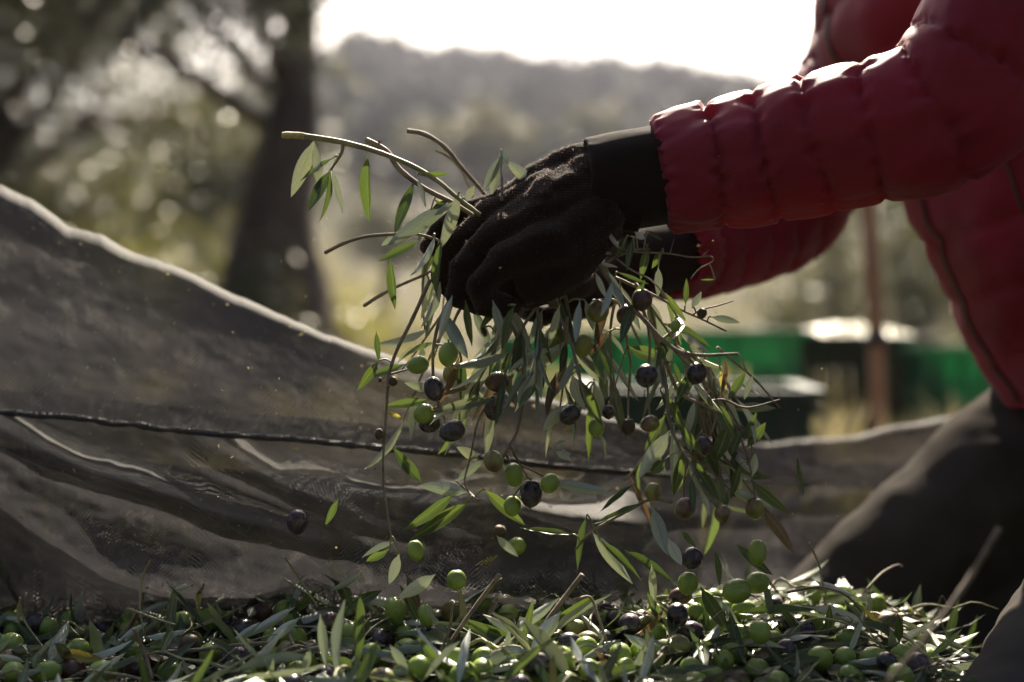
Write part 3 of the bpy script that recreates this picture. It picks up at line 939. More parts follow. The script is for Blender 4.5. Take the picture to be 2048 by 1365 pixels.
for s in (-1, 1):
    mb = MB()
    bm = bmesh.new(); bmesh.ops.create_uvsphere(bm, u_segments=12, v_segments=8, radius=.012)
    me = bpy.data.meshes.new('eye'); bm.to_mesh(me); bm.free(); me.materials.append(M['hem'])
    e = link(bpy.data.objects.new('eye', me), person); e.location = Vector((.247, PER_Y + s * .031, .992)) - org


def quilt_tube(name, path, ra, rb, mat, seams, puff, parent, seed, segs=96, nper=16, wr=1.0, close=True, frm=None, tail=()):
    """quilted sleeve: rings along the path, sewn in at every seam, puffed and puckered between; ra/rb half thickness"""
    n = len(path)
    tg, A, B = frames(path)
    if frm is not None: A, B = frm
    arc = np.r_[0, np.cumsum(np.linalg.norm(np.diff(path, axis=0), axis=1))]
    v = []
    for i in range(n):
        for j in range(segs):
            a = 2 * math.pi * j / segs
            ca, sa = math.cos(a), math.sin(a)
            # the seams wander a little round the sleeve
            s = arc[i] + .0035 * mnoise.noise((ca * 1.3 + seed, sa * 1.3, arc[i] * 9)) * wr
            u = (s / seams) % 1.0
            prof = (4 * u * (1 - u)) ** .45
            near = math.exp(-((min(u, 1 - u) * seams) / .007) ** 2)
            pk = mnoise.noise((ca * 7 + seed, sa * 7, math.floor(s / seams) * 3.1)) * near * .0022
            w1 = mnoise.noise((ca * 1.6 + seed + sa * .4, sa * 1.6, arc[i] * 13)) * .0060
            w2 = mnoise.noise((ca * 3.2 + arc[i] * 14, sa * 3.2 + seed, arc[i] * 24)) * .0032
            w3 = mnoise.noise((ca * 7 + arc[i] * 30, sa * 7 + seed, arc[i] * 46)) * .0012
            h = puff * (prof - .75) - (.0021 * math.exp(-((min(u, 1 - u) * seams) / .0022) ** 2) if puff else 0) + (pk * 2.4 + w1 * .7 + w2 * .55 + w3 * .45) * wr
            v.append(path[i] + A[i] * ca * (ra[i] + h) + B[i] * sa * (rb[i] + h))
    v = np.array(v)
    f = [(i * segs + j, i * segs + (j + 1) % segs, (i + 1) * segs + (j + 1) % segs, (i + 1) * segs + j) for i in range(n - 1) for j in range(segs)]
    # turned-in end at the start
    k0 = len(v)
    inner = np.array([path[0] + tg[0] * .006 + (q - path[0]) * .90 for q in v[:segs]])
    inner2 = np.array([path[0] + tg[0] * .04 + (q - path[0]) * .86 for q in v[:segs]])
    v = np.vstack([v, inner, inner2])
    for j in range(segs):
        k = (j + 1) % segs
        f.append((j, k0 + j, k0 + k, k)); f.append((k0 + j, k0 + segs + j, k0 + segs + k, k0 + k))
    return mesh_obj(name, v, f, mat, parent, True, None, org)


def interp(n, ks, vs): return np.interp(np.linspace(0, 1, n), ks, vs)


# jacket body: rings from the hem to the collar, front and back points in the plane of the person
rings = [(.468, .282, .79, .35, .185), (.460, .305, .80, .38, .192), (.425, .36, .785, .48, .196), (.392, .43, .74, .58, .196), (.372, .49, .70, .66, .20), (.322, .57, .64, .74, .205),
         (.290, .63, .585, .81, .205), (.290, .70, .53, .87, .185), (.305, .77, .48, .90, .14), (.312, .82, .45, .92, .088), (.292, .865, .435, .95, .082)]
rg = spline(rings, 150)
v, f = [], []
segs = 128
arc = np.r_[0, np.cumsum(np.linalg.norm(np.diff(rg[:, :2], axis=0), axis=1))]
for i, (fx, fz, bx_, bz, hw) in enumerate(rg):
    cx, cz = (fx + bx_) / 2, (fz + bz) / 2
    ux, uz = (fx - bx_) / 2, (fz - bz) / 2
    ln = math.hypot(ux, uz)
    for j in range(segs):
        a = 2 * math.pi * j / segs
        ca, sa = math.cos(a), math.sin(a)
        e = 2 / 2.35
        ca2, sa2 = math.copysign(abs(ca) ** e, ca), math.copysign(abs(sa) ** e, sa)
        u = (arc[i] / .058 + .12 * mnoise.noise((ca * 2, sa * 2, arc[i] * 5))) % 1.0
        h = .0055 * ((4 * u * (1 - u)) ** .42 - .7) + .007 * mnoise.noise((ca * 2.2, sa * 2.2, arc[i] * 10)) + .003 * mnoise.noise((ca * 6 + arc[i] * 20, sa * 6, arc[i] * 34))
        h += .0025 * mnoise.noise((ca * 9, sa * 9, math.floor(arc[i] / .058) * 2.7)) * math.exp(-((min(u, 1 - u) * .058) / .008) ** 2)
        v.append((cx + ux * ca2 * (1 + h / ln), PER_Y + sa2 * (hw + h), cz + uz * ca2 * (1 + h / ln)))
for i in range(len(rg) - 1):
    for j in range(segs):
        k = (j + 1) % segs
        f.append((i * segs + j, i * segs + k, (i + 1) * segs + k, (i + 1) * segs + j))
v = np.array(v)
jacket = mesh_obj('jacket', v, f, M['jacket'], person, True, None, org)
vi = v.reshape(len(rg), segs, 3)
cen_r = vi.mean(axis=1, keepdims=True)
def strip(col, wid, off, name, mat, r0=2, r1=None):
    """a sewn strip lying on the jacket along one of its length lines"""
    out_, fc = [], []
    rr = range(r0, r1 or len(rg) - 2)
    for k, i in enumerate(rr):
        for w_ in (-wid, 0, wid):
            q = vi[i, col] + (vi[i, (col + int(math.copysign(1, w_))) % segs] - vi[i, col]) * abs(w_) if w_ else vi[i, col]; o_ = unit((q - cen_r[i, 0])[None])[0]
            out_.append(q + o_ * (off if w_ == 0 else off * .4))
        if k: fc += [((k - 1) * 3, (k - 1) * 3 + 1, k * 3 + 1, k * 3), ((k - 1) * 3 + 1, (k - 1) * 3 + 2, k * 3 + 2, k * 3 + 1)]
    mesh_obj(name, out_, fc, mat, jacket, True, None, org)
strip(0, .5, .004, 'front_zip', M['zip'])
strip(-14 % segs, .3, .0018, 'pocket_zip', M['zip'], 12, 52)
mb = MB(); mb.add(*tube_data(spline([P(1736, -60, 1.40), P(1742, 0, 1.385), P(1738, 30, 1.375), P(1732, 70, 1.37), P(1745, 110, 1.38)], 24), [.0016] * 24, 6))
mb.build('drawcord', M['zip'], jacket, True, org)

# near sleeve: cuff end, elbow, shoulder
pth = spline([P(1318, 352, 1.05), P(1500, 318, 1.045), P(1720, 262, 1.02), P(1900, 205, 1.0), Vector((.365, 1.005, .60)), Vector((.41, 1.06, .69)), nS, Vector((.46, 1.20, .79))], 190)
n = len(pth)
ra = interp(n, [0, .03, .25, .45, .6, .8, 1], [.0425, .0445, .0500, .0590, .068, .074, .07]) * 1.03
quilt_tube('sleeve', pth, ra, ra * 1.0, M['jacket'], .0400, .0046, jacket, 3.0, 112, wr=1.25)
pth = spline([P(1330, 508, 1.27), P(1400, 500, 1.32), P(1500, 470, 1.38), P(1580, 425, 1.42), P(1630, 330, 1.43), Vector((.35, 1.44, .60)), Vector((.385, 1.46, .69)), fS, Vector((.42, 1.42, .79))], 170)
n = len(pth)
ra = interp(n, [0, .1, .35, .6, .8, 1], [.040, .043, .052, .060, .068, .066])
quilt_tube('sleeve', pth, ra, ra, M['jacket'], .0400, .0044, jacket, 9.0, 96)

# trousers, one continuous surface
trou = [[v4(hipN, .098), ((hipN.x + kneN.x) / 2, (hipN.y + kneN.y) / 2, (hipN.z + kneN.z) / 2 + .004, .082), v4(kneN, .066), (.47, 1.00, .07, .062), (.60, 1.05, .066, .060), v4(ankN, .042)],
        [v4(hipF, .098), ((hipF.x + kneF.x) / 2, (hipF.y + kneF.y) / 2, (hipF.z + kneF.z) / 2 + .008, .084), v4(kneF, .064), (.45, 1.38, .066, .060), (.58, 1.40, .062, .058), v4(ankF, .042)],
        [(.66, 1.22, .32, .12), (.66, 1.38, .32, .12)], [(.64, PER_Y, .36, .13), (.61, PER_Y, .42, .125)]]
tr = capsule_cloud(trou, .005, 10, 'trousers', M['trousers'], person, org)
def displace(o, fn):
    me = o.data; n = len(me.vertices)
    co = np.zeros(n * 3); no = np.zeros(n * 3)
    me.vertices.foreach_get('co', co); me.vertices.foreach_get('normal', no)
    co = co.reshape(-1, 3); h = np.array([fn(*q) for q in co.tolist()])
    me.vertices.foreach_set('co', (co + no.reshape(-1, 3) * h[:, None]).ravel()); me.update()


displace(tr, lambda x, y, z: .0048 * mnoise.noise((x * 16 + z * 18, y * 9, z * 22 - x * 20)) + .0015 * mnoise.noise((x * 45, y * 40, z * 50)))
for nm, an in (('shoe', ankN), ('shoe', ankF)):
    capsule_cloud([[(an.x + .01, an.y, an.z + .005, .043), (an.x + .07, an.y, .05, .042), (an.x + .14, an.y, .032, .030)]], .005, 4, nm, M['hem'], person, org)

# gloves
gl = capsule_cloud(near_hand, .0020, 3, 'glove', M['glove'], person, org)
gf_ = capsule_cloud(far_hand, .0028, 4, 'glove', M['glove'], person, org)
for g_ in (gl, gf_):
    displace(g_, lambda x, y, z: .0014 * mnoise.noise((x * 70, y * 70, z * 70)) + .0022 * mnoise.noise((x * 28 + z * 30, y * 30, z * 34)))
pth = spline([P(1178, 375, 1.05), P(1186, 374, 1.05), P(1240, 362, 1.05), P(1300, 352, 1.05), P(1360, 342, 1.05)], 50)
ra = interp(50, [0, .08, .3, .6, 1], [.0375, .0405, .0405, .0405, .040])
quilt_tube('glove_cuff', pth, ra, ra * .92, M['cuff'], .5, 0.0, gl, 5.0, 72, wr=.55)
pth = spline([P(1240, 538, 1.24), P(1290, 520, 1.26), P(1360, 505, 1.29)], 30)
quilt_tube('glove_cuff', pth, np.full(30, .036), np.full(30, .034), M['cuff'], .5, 0.0, gf_, 6.0, 48, wr=.25)
# wool fuzz standing off the knit
me = gl.data
nv = len(me.vertices)
co = np.zeros(nv * 3); me.vertices.foreach_get('co', co); co = co.reshape(-1, 3)
no = np.zeros(nv * 3); me.vertices.foreach_get('normal', no); no = no.reshape(-1, 3)
idx = nrng.integers(0, nv, 6000)
dr = unit(no[idx] + nrng.normal(0, .45, (len(idx), 3)))
sd = unit(np.cross(dr, nrng.normal(0, 1, (len(idx), 3))))
fz = blades('glove_fuzz', co[idx] + np.array(org), dr, sd, nrng.uniform(.0007, .0021, len(idx)), np.full(len(idx), .00022), M['fuzz'], .3, gl, org)
fz['kind'] = 'stuff'


# ---------------------------------------------------------------- leaves, olives, twigs: unit meshes
def leaf_mesh(name, curl, foldv, twist, wob, mat, seed, nl=11):
    """lance-shaped blade along +Y, length 1, full width 1 (scaled per leaf), crease along the midrib"""
    v, uv, f = [], [], []
    for i in range(nl):
        t = i / (nl - 1)
        if t < .07: w = .05
        else:
            s = (t - .07) / .93
            w = max(.02, (math.sin(math.pi * s ** .85) ** .8) * (1 - .10 * s))
        bend = curl * (t - .1) ** 2
        side = wob * math.sin(t * 5 + seed)
        tw = twist * t
        for k, q in enumerate((-.5, -.27, 0, .27, .5)):
            x = q * w + side
            z = abs(q) * w * foldv
            X = x * math.cos(tw) - z * .2 * math.sin(tw)
            v.append((X, t, bend + z * .2 + x * .2 * math.sin(tw) + .012 * math.sin(t * 17 + seed * 3 + q * 5) * abs(q) * 2))
            uv.append((.5 + q, t))
    for i in range(nl - 1):
        for k in range(4):
            a = i * 5 + k
            f.append((a, a + 1, a + 6, a + 5))
    me = bpy.data.meshes.new(name)
    me.from_pydata(v, [], f)
    lay = me.uv_layers.new(name='UVMap')
    for lp in me.loops: lay.data[lp.index].uv = uv[lp.vertex_index]
    me.materials.append(mat)
    me.polygons.foreach_set('use_smooth', [True] * len(me.polygons))
    return me


SHAPES = [(.10, .9, .0, .0), (-.14, 1.1, .5, .02), (.22, .7, -.4, -.02), (-.30, .9, .2, .03), (.05, 1.3, .8, 0), (.38, .8, -.2, .03)]
LEAF = {c: [leaf_mesh('leaf', a, b_, t_, w_, M['leaf_' + c], k) for k, (a, b_, t_, w_) in enumerate(SHAPES)] for c in 'dpyb'}


def olive_mesh(name, mat, seed, dried=False):
    bm = bmesh.new(); bmesh.ops.create_uvsphere(bm, u_segments=20, v_segments=14, radius=.5)
    for vv in bm.verts:
        c_ = vv.co.copy()
        k = 1 + .035 * mnoise.noise(c_ * 2.2 + Vector((seed * 5, 0, 0)))
        if dried: k += .12 * mnoise.noise(c_ * 7 + Vector((seed, 0, 0)))
        t = c_.z / .5
        nar = 1 - .07 * max(0, -t) ** 2 - .03 * max(0, t) ** 3
        vv.co = Vector((c_.x * nar * k, c_.y * nar * k, c_.z * k))
        if t > .96: vv.co.z -= .035
        if t < -.985: vv.co.z -= .03
    me = bpy.data.meshes.new(name); bm.to_mesh(me); bm.free(); me.materials.append(mat)
    me.polygons.foreach_set('use_smooth', [True] * len(me.polygons))
    return me


OLIVE = {c: [olive_mesh('olive', M['ol_' + c], k, c == 'r') for k in range(4)] for c in 'gmkr'}
CAMP = Vector((0, 0, CAM_H))


def leaf_obj(base, tip, w_app, col, parent=None, roll=None, flip=False, name='leaf'):
    """leaf blade from base to tip; w_app is the width it shows towards the camera, the rest is turned away"""
    L = (tip - base).length
    y = (tip - base).normalized()
    vdir = (CAMP - (base + tip) / 2).normalized()
    x = y.cross(vdir).normalized(); nz = x.cross(y)
    if roll is None:
        wreal = max(w_app * .92, L * rng.uniform(.17, .22))
        roll = math.acos(max(-1, min(1, w_app / wreal))) * rng.choice((-1, 1))
    else: wreal = w_app
    if flip: x, nz = -x, -nz
    X = x * math.cos(roll) + nz * math.sin(roll); Z = nz * math.cos(roll) - x * math.sin(roll)
    me = rng.choice(LEAF[col])
    o = bpy.data.objects.new(name, me)
    m = Matrix(((X.x * wreal, y.x * L, Z.x * L * .8, base.x), (X.y * wreal, y.y * L, Z.y * L * .8, base.y), (X.z * wreal, y.z * L, Z.z * L * .8, base.z), (0, 0, 0, 1)))
    if parent is not None: m = Matrix.Translation(-parent.location) @ m
    link(o, parent)
    o.matrix_local = m
    return o


def olive_obj(pos, w, h, col, ang=0.0, parent=None, up=None, name='olive'):
    """olive with long axis h; ang turns it in the picture plane"""
    o = bpy.data.objects.new(name, rng.choice(OLIVE[col]))
    link(o, parent)
    q = Matrix.Rotation(ang, 4, 'Y') @ Matrix.Rotation(rng.uniform(-.35, .35), 4, 'X') @ Matrix.Rotation(rng.uniform(0, 6.28), 4, 'Z')
    if up is not None: q = up.to_track_quat('Z', 'Y').to_matrix().to_4x4() @ Matrix.Rotation(rng.uniform(0, 6.28), 4, 'Z')
    p = pos - parent.location if parent is not None else pos
    o.matrix_local = Matrix.Translation(p) @ q @ Matrix.Diagonal((w, w, h, 1))
    return o


# ---------------------------------------------------------------- the sprigs in the hand
# stems: (label, radius mm at thick end, thin end, depth offset, points)
SPRIGS = [
 ('long pale olive twig with cut yellow end pointing left above the hand', 2.3, 1.5, -0.005, 'g', [[(565, 271), (610, 273), (690, 286), (760, 306), (830, 335), (880, 366), (910, 392), (960, 430)], [(686, 288), (682, 308), (662, 340)]]),
 ('dark knobbly twig crossing under the long pale twig', 2.4, 1.6, 0.005, 't', [[(733, 281), (756, 292), (778, 308), (800, 340), (850, 378), (905, 406), (960, 440)], [(756, 292), (760, 282)]]),
 ('bare brown twig arching up from behind the knuckles', 1.9, 1.4, 0.06, 't', [[(815, 262), (850, 269), (890, 295), (925, 337), (962, 380), (1000, 430)]]),
 ('short frayed pale twig beside the arching bare twig', 1.0, .9, 0.08, 'g', [[(872, 301), (898, 314), (925, 346), (950, 400)]]),
 ('sprig of three pale leaves standing on the knuckles', 1.2, .8, -.01, 't', [[(1004, 402), (1004, 370), (1002, 335), (1004, 310)]]),
 ('bare curved twig sticking out left from the index finger', 1.5, .9, 0.02, 't', [[(650, 506), (690, 486), (730, 474), (782, 469), (840, 470), (900, 490)]]),
 ('bare twig pointing down left below the fingers', 1.5, .9, 0.03, 't', [[(728, 612), (762, 590), (802, 570), (850, 549), (905, 520)]]),
 ('long thin stem hanging lowest at the left of the bundle', 1.6, .7, 0.0, 't', [[(860, 560), (824, 640), (794, 700), (778, 750), (774, 800), (768, 880), (766, 960), (774, 1020), (782, 1075)], [(774, 775), (785, 768)], [(768, 872), (760, 866)], [(778, 750), (805, 742), (836, 735)]]),
 ('sprig hung with green and black olives left of centre', 1.6, .8, -.01, 't', [[(905, 590), (880, 640), (868, 690), (866, 745), (875, 800), (878, 850)], [(868, 690), (885, 690), (897, 690)], [(866, 745), (862, 775)], [(875, 800), (890, 840), (905, 855)], [(876, 815), (850, 822)]]),
 ('long stem with three olives at its lower end', 1.6, .9, -.015, 't', [[(955, 555), (974, 579), (1016, 640), (1042, 699), (1046, 786), (1036, 857), (1020, 889), (1004, 918), (990, 925)], [(1012, 908), (1022, 930), (1028, 945)], [(1020, 892), (1040, 930), (1062, 965)], [(1040, 930), (1078, 948), (1100, 962), (1120, 966)]]),
 ('twig slanting down left under the palm with a dark olive', 1.4, .7, .02, 't', [[(1120, 620), (1110, 690), (1064, 722), (1022, 754), (990, 792), (958, 836), (942, 908), (929, 963), (938, 985)], [(1110, 690), (1112, 680)], [(1000, 780), (988, 810)], [(1015, 758), (996, 765)]]),
 ('leafy sprig hanging under the heel of the hand with a black olive', 1.5, .8, -.005, 't', [[(1130, 590), (1140, 650), (1146, 700), (1160, 760), (1150, 810), (1142, 828)], [(1160, 760), (1185, 810), (1193, 845)], [(1146, 700), (1168, 692)]]),
 ('long woody twig reaching right through the bundle', 2.0, 1.1, -.02, 't', [[(1190, 520), (1219, 560), (1248, 597), (1286, 638), (1325, 679), (1360, 704), (1406, 711), (1476, 708)], [(1286, 638), (1340, 692), (1386, 742), (1428, 792)], [(1325, 679), (1352, 655)], [(1360, 704), (1385, 725), (1393, 740)]]),
 ('thin twig with a dried fruit pointing right below the far sleeve', 1.3, .8, .03, 't', [[(1230, 555), (1306, 590), (1364, 621), (1402, 638), (1452, 662)], [(1385, 630), (1402, 620), (1435, 612), (1467, 602)]]),
 ('thin stem hanging straight with a shrivelled olive', 1.2, .8, -.01, 't', [[(1240, 610), (1256, 695), (1261, 728), (1257, 786), (1256, 845)], [(1254, 690), (1238, 744), (1219, 812)]]),
 ('stem with a dark purple olive in mid-bundle', 1.2, .8, -.02, 't', [[(1280, 600), (1297, 660), (1299, 710), (1294, 745), (1297, 800), (1300, 845)], [(1282, 602), (1284, 590)]]),
 ('leafy woody twig drooping to the right end of the bundle', 2.0, 1.0, .0, 't', [[(1300, 640), (1335, 735), (1360, 786), (1402, 809), (1435, 825), (1467, 845), (1500, 880)], [(1402, 809), (1445, 800), (1493, 816), (1560, 800)], [(1435, 825), (1425, 860), (1406, 890)], [(1467, 845), (1490, 900), (1505, 960), (1510, 1005)]]),
 ('long leafy sprig trailing from the bundle toward the heap', 1.7, .8, -.02, 't', [[(1310, 660), (1330, 760), (1340, 846), (1360, 896), (1384, 932), (1410, 985), (1440, 1020)], [(1372, 915), (1368, 970), (1370, 1010)], [(1410, 985), (1408, 960)]]),
 ('thin dry tendril curling over the far red sleeve', .7, .45, -.03, 't', [[(1235, 495), (1269, 504), (1340, 508), (1382, 515), (1420, 513), (1426, 523), (1398, 539), (1382, 558)], [(1340, 508), (1348, 478)], [(1405, 514), (1418, 500)]]),
 ('leafy olive sprig at the wrist in front of the far sleeve', 1.4, .8, -.01, 't', [[(1190, 540), (1230, 515), (1270, 500), (1300, 500)], [(1230, 515), (1262, 540), (1300, 560), (1330, 590)]]),
 ('leafy sprig falling free below the right of the bundle', 1.4, .8, .0, 't', [[(1345, 1005), (1300, 1000), (1260, 1020), (1186, 1062), (1150, 1100)], [(1269, 968), (1286, 1005)]]),
 ('sprig tumbling in front of the net with paired dark leaves', 1.1, .7, .02, 't', [[(955, 1002), (938, 985), (912, 962)]]),
 ('drooping leafy sprig in the left part of the bundle', 1.5, .7, .05, 't', [[(930, 440), (880, 480), (850, 540), (845, 600), (850, 660)], [(850, 540), (868, 590), (862, 640)]]),
 ('leafy sprig crushed against the left of the little finger', 1.5, .7, .0, 't', [[(960, 560), (925, 610), (905, 660), (922, 715), (925, 800)], [(905, 660), (885, 640)], [(985, 600), (992, 650), (990, 705)]]),
]
# leaves: x0 y0 x1 y1 shown-width colour (d green face, p silver underside, y yellow, b brown)
LEAVES = """628 281 582 395 34 p;629 283 640 382 22 p;670 314 604 366 9 d;660 340 613 428 27 d;661 345 643 445 15 d;665 338 672 430 15 p;738 304 731 448 21 d;
828 362 785 478 25 d;905 405 772 492 36 p;838 350 898 348 13 d;835 352 857 412 9 p;920 385 880 503 31 p;838 482 758 522 20 d;795 468 762 492 15 p;781 515 792 620 18 d;
1003 310 966 385 24 p;1001 312 981 414 23 p;1008 318 1084 382 27 p;1000 300 1016 332 22 p;862 420 900 400 14 d;905 425 870 400 12 y;930 400 950 372 18 p;
850 515 834 650 15 p;872 540 850 640 17 p;880 570 862 690 15 d;885 621 937 722 30 p;1014 612 1065 706 31 p;997 632 990 730 29 p;1048 682 1000 742 23 d;1075 645 1087 778 26 d;
1132 685 1119 752 19 d;990 702 929 798 38 p;922 715 922 805 26 d;919 712 880 812 18 b;862 780 808 766 23 p;860 800 765 812 21 d;774 823 806 838 11 y;842 965 787 895 28 d;
990 800 971 912 23 p;938 985 832 972 34 p;958 920 914 895 25 p;912 962 968 921 20 p;1135 808 1086 862 30 p;1164 815 1134 874 10 y;1112 745 1081 836 17 b;1108 965 1217 986 27 p;
1077 560 1118 622 24 b .05;1107 892 1136 880 11 p;1110 903 1142 921 15 p;758 722 713 783 23 d;752 662 758 722 14 d;
940 1002 820 1080 32 d;912 985 806 1064 26 d;968 979 1043 1045 26 d;1146 1069 1043 1067 14 d;1174 1029 1160 1142 16 d;1184 1063 1266 1169 32 p;1200 1080 1282 1163 20 d;
999 1110 949 1133 12 y;993 1072 1034 1112 19 p;799 1108 777 1173 25 p;790 1085 724 1108 13 p;780 1098 728 1126 19 d;727 1144 660 1200 14 p;871 1150 793 1199 32 p;812 1148 842 1224 22 b;677 998 650 1052 17 d;
1146 682 1200 768 28 p;1144 750 1170 822 34 p;1190 764 1206 840 24 p;1195 692 1216 772 9 d;1216 664 1180 709 17 b;1252 692 1342 728 34 d;1358 664 1420 706 20 p;1371 612 1373 560 13 d;
1384 616 1402 584 17 p;1422 634 1482 646 17 p;1348 726 1361 772 14 d;1344 764 1337 850 21 p;1341 860 1277 958 37 p;1330 920 1300 948 28 d;1348 850 1334 982 22 p;1367 902 1347 994 25 d;
1357 850 1406 913 23 d;1380 915 1437 1000 27 d;1377 930 1416 1002 20 p;1399 812 1418 888 16 b;1415 790 1426 820 12 d;1457 850 1430 926 34 d;1486 884 1513 826 17 d;1493 896 1532 845 24 d;
1483 858 1463 910 20 d;1504 955 1510 906 21 p;1593 911 1591 990 8 d;1499 960 1582 1029 20 d;1451 714 1437 800 14 b;1492 742 1455 802 20 d;1506 750 1488 802 16 p;1440 742 1452 790 14 y;
1256 470 1226 522 18 d;1266 476 1255 545 14 d;1296 490 1281 560 19 d;1325 499 1303 538 16 d;1317 534 1316 596 19 p;1186 504 1226 508 10 p;1184 530 1235 531 9 p;1216 464 1237 496 11 p;
1294 461 1325 482 8 d;1270 464 1290 480 16 p;1330 586 1370 640 14 d;1248 1100 1342 1168 18 d;1303 1013 1337 1113 35 p;1286 1005 1190 1060 13 d;1269 968 1204 1026 12 d;
1383 955 1388 1020 18 d;1400 958 1418 1026 17 p;1362 1060 1389 1092 14 d;1337 1077 1363 1132 27 p;1303 1128 1311 1225 20 p;1430 1102 1443 1174 14 d;1472 1090 1545 1151 24 d;1400 1174 1456 1262 34 d;
1629 1163 1715 1194 18 p;1604 1235 1538 1272 26 d;1430 560 1400 560 6 d;945 615 985 700 22 p;1000 600 960 660 18 d;1085 620 1060 690 22 p;1120 600 1150 690 20 d;1170 600 1200 680 26 p;
1215 600 1190 690 22 b;1240 570 1280 660 20 p;1265 610 1240 690 24 d;1300 600 1330 680 20 p;1215 540 1250 620 22 p;1290 560 1260 620 18 d;1340 660 1310 740 26 d;1310 700 1330 780 22 p;
1385 740 1350 810 22 d;1320 780 1370 860 24 d;1430 800 1470 880 26 d;1460 760 1520 790 12 p;905 470 960 500 20 p;890 520 940 560 22 p;930 480 985 478 18 p;870 500 840 560 18 d;
1405 870 1440 960 24 d;1420 950 1400 1010 18 p;1480 930 1460 1000 20 d;1330 830 1290 900 20 d;1390 800 1370 880 18 p;905 405 868 432 15 p .01;880 560 850 655 15 p .04;905 590 880 680 17 p .04;930 600 950 690 18 d .04;985 600 1010 690 20 p .05;1030 610 1000 700 16 d .05;1120 610 1095 700 18 p .05;1160 600 1150 690 20 p .04;870 470 832 560 14 p .02;885 480 862 590 16 d .03;1190 545 1215 600 14 p .03;1235 545 1290 575 10 d .02;1225 560 1205 640 15 p .03"""
# olives: x y w h(px) colour turn(deg)
OLV = """897 708 40 52 g 10;836 730 38 46 g 80;868 778 41 52 k -20;848 828 40 44 g 60;860 848 36 46 k 80;905 862 44 54 k 70;1112 678 50 56 g 20;995 764 42 50 m 80;987 817 37 52 k 8;1140 830 40 46 k 50;
1193 856 34 38 g 0;1217 824 26 30 k 0;1293 752 46 48 k 10;1393 747 42 46 k 20;1284 600 42 46 m 0;1196 622 44 48 m 30;1252 630 38 44 m 20;1351 652 22 26 g 10;1300 848 34 40 m 70;1257 853 28 34 r 0;
1406 892 36 42 k 10;987 923 40 46 m -20;1028 950 38 50 g -10;1100 967 38 42 g 40;1062 987 46 58 k 5;1025 1012 36 42 g 0;903 746 34 44 m 20;1166 692 38 48 m 10;786 763 18 20 r 0;758 868 18 22 r 0;
1306 984 34 38 m 0;1370 1018 42 48 m 40;1445 1028 34 38 m 0;1510 1018 40 44 m 0;925 588 40 46 m 80;985 606 38 44 m 60;1404 627 20 22 r 20;968 664 12 22 r -20"""
FALL = """594 1044 42 53 k 5 .03|lone black olive falling before the net, far left of the bundle;831 1101 34 43 g -10 .0|green olive falling just left of the long thin stem's tip;
913 1160 40 42 g 0 -.01|round green olive falling alone above the middle of the heap;1033 1093 36 40 g 60 .07|blurred green olive falling in front of the net's pale fold;1000 1064 26 28 r 0 .06|small shrivelled brown fruit falling beside the blurred green olive;
1385 1117 44 46 k 30 .0|dark olive falling in mid-air above the green olives at right;1515 1105 36 54 g 0 .0|upright oval green olive falling highest at the right;1376 1167 42 48 g 10 .0|green olive falling straight below the dark one;
1474 1183 50 60 g 80 -.02|largest green olive falling at the right, nearest the lens;1514 1166 44 52 g 70 .02|green olive falling just behind the largest one;1362 1192 34 48 m 80 .02|brownish olive falling between green and black ones at right;
1355 1230 44 50 k -10 .0|black olive landing on the heap below the brownish one;1392 1226 34 42 g 0 .04|green olive landing right beside the black one;790 1222 46 58 g -10 .03|blurred green olive landing on the heap left of the middle;
853 1232 34 50 g -15 .0|slim green olive upright beside a folded leaf on the heap;1520 1265 44 48 g 0 -.05|soft blurred green olive at the front right of the heap;760 760 8 10 r 0 .0|tiny dried fruit scale falling left of the bundle"""

sprig_roots = []
for lab, r0, r1, off, kind, stems in SPRIGS:
    d0 = FOCUS + off
    s3 = []
    for k, st in enumerate(stems):
        n = max(10, len(st) * 5)
        pp = spline([(x, y, d0) for x, y in st], n)
        a = rng.uniform(0, 6); amp = .012 if k == 0 else .004
        dv = d0 + amp * np.sin(np.linspace(0, 3.0, n) + a) - amp * math.sin(a)
        if k:                                          # side stems start on the main stem's own depth
            m0 = s3[0]
            q = np.argmin((m0[:, 0] - pp[0, 0]) ** 2 + (m0[:, 1] - pp[0, 1]) ** 2)
            dv = dv - dv[0] + m0[q, 2]
        s3.append(np.c_[pp[:, :2], dv])
    root = empty('olive_sprig', P(*s3[0][0]))
    tag(root, lab, 'olive sprig', 'olive sprigs in the gloved hands')
    for k, s in enumerate(s3):
        w3 = np.array([list(P(*q)) for q in s])
        rr = np.linspace(r0, r1, len(w3)) * .001 * (1 if k == 0 else .6)
        rr = rr * (1 + .16 * np.array([mnoise.noise((i * .8, k * 3.1, r0 * 7)) for i in range(len(w3))]))
        v, f = tube_data(w3, rr, 7)
        mesh_obj('stem', v, f, M['twig_g' if kind == 'g' else 'twig'], root, org=root.location)
        if kind == 'g' and k == 0 and r0 > 2:
            e = w3[:5] + np.array([0, -.0002, 0])
            v, f = tube_data(e, [.0024, .0028, .0026, .0027, .0025], 8)
            mesh_obj('frayed_end', v, f, M['pith'], root, org=root.location)
    sprig_roots.append((root, s3, kind))


def nearest_stem(x, y):
    best = (1e9, None, None)
    for root, s3, _ in sprig_roots:
        for s in s3:
            dd = np.hypot(s[:, 0] - x, s[:, 1] - y); q = int(np.argmin(dd))
            if dd[q] < best[0]: best = (dd[q], root, s[q])
    return best


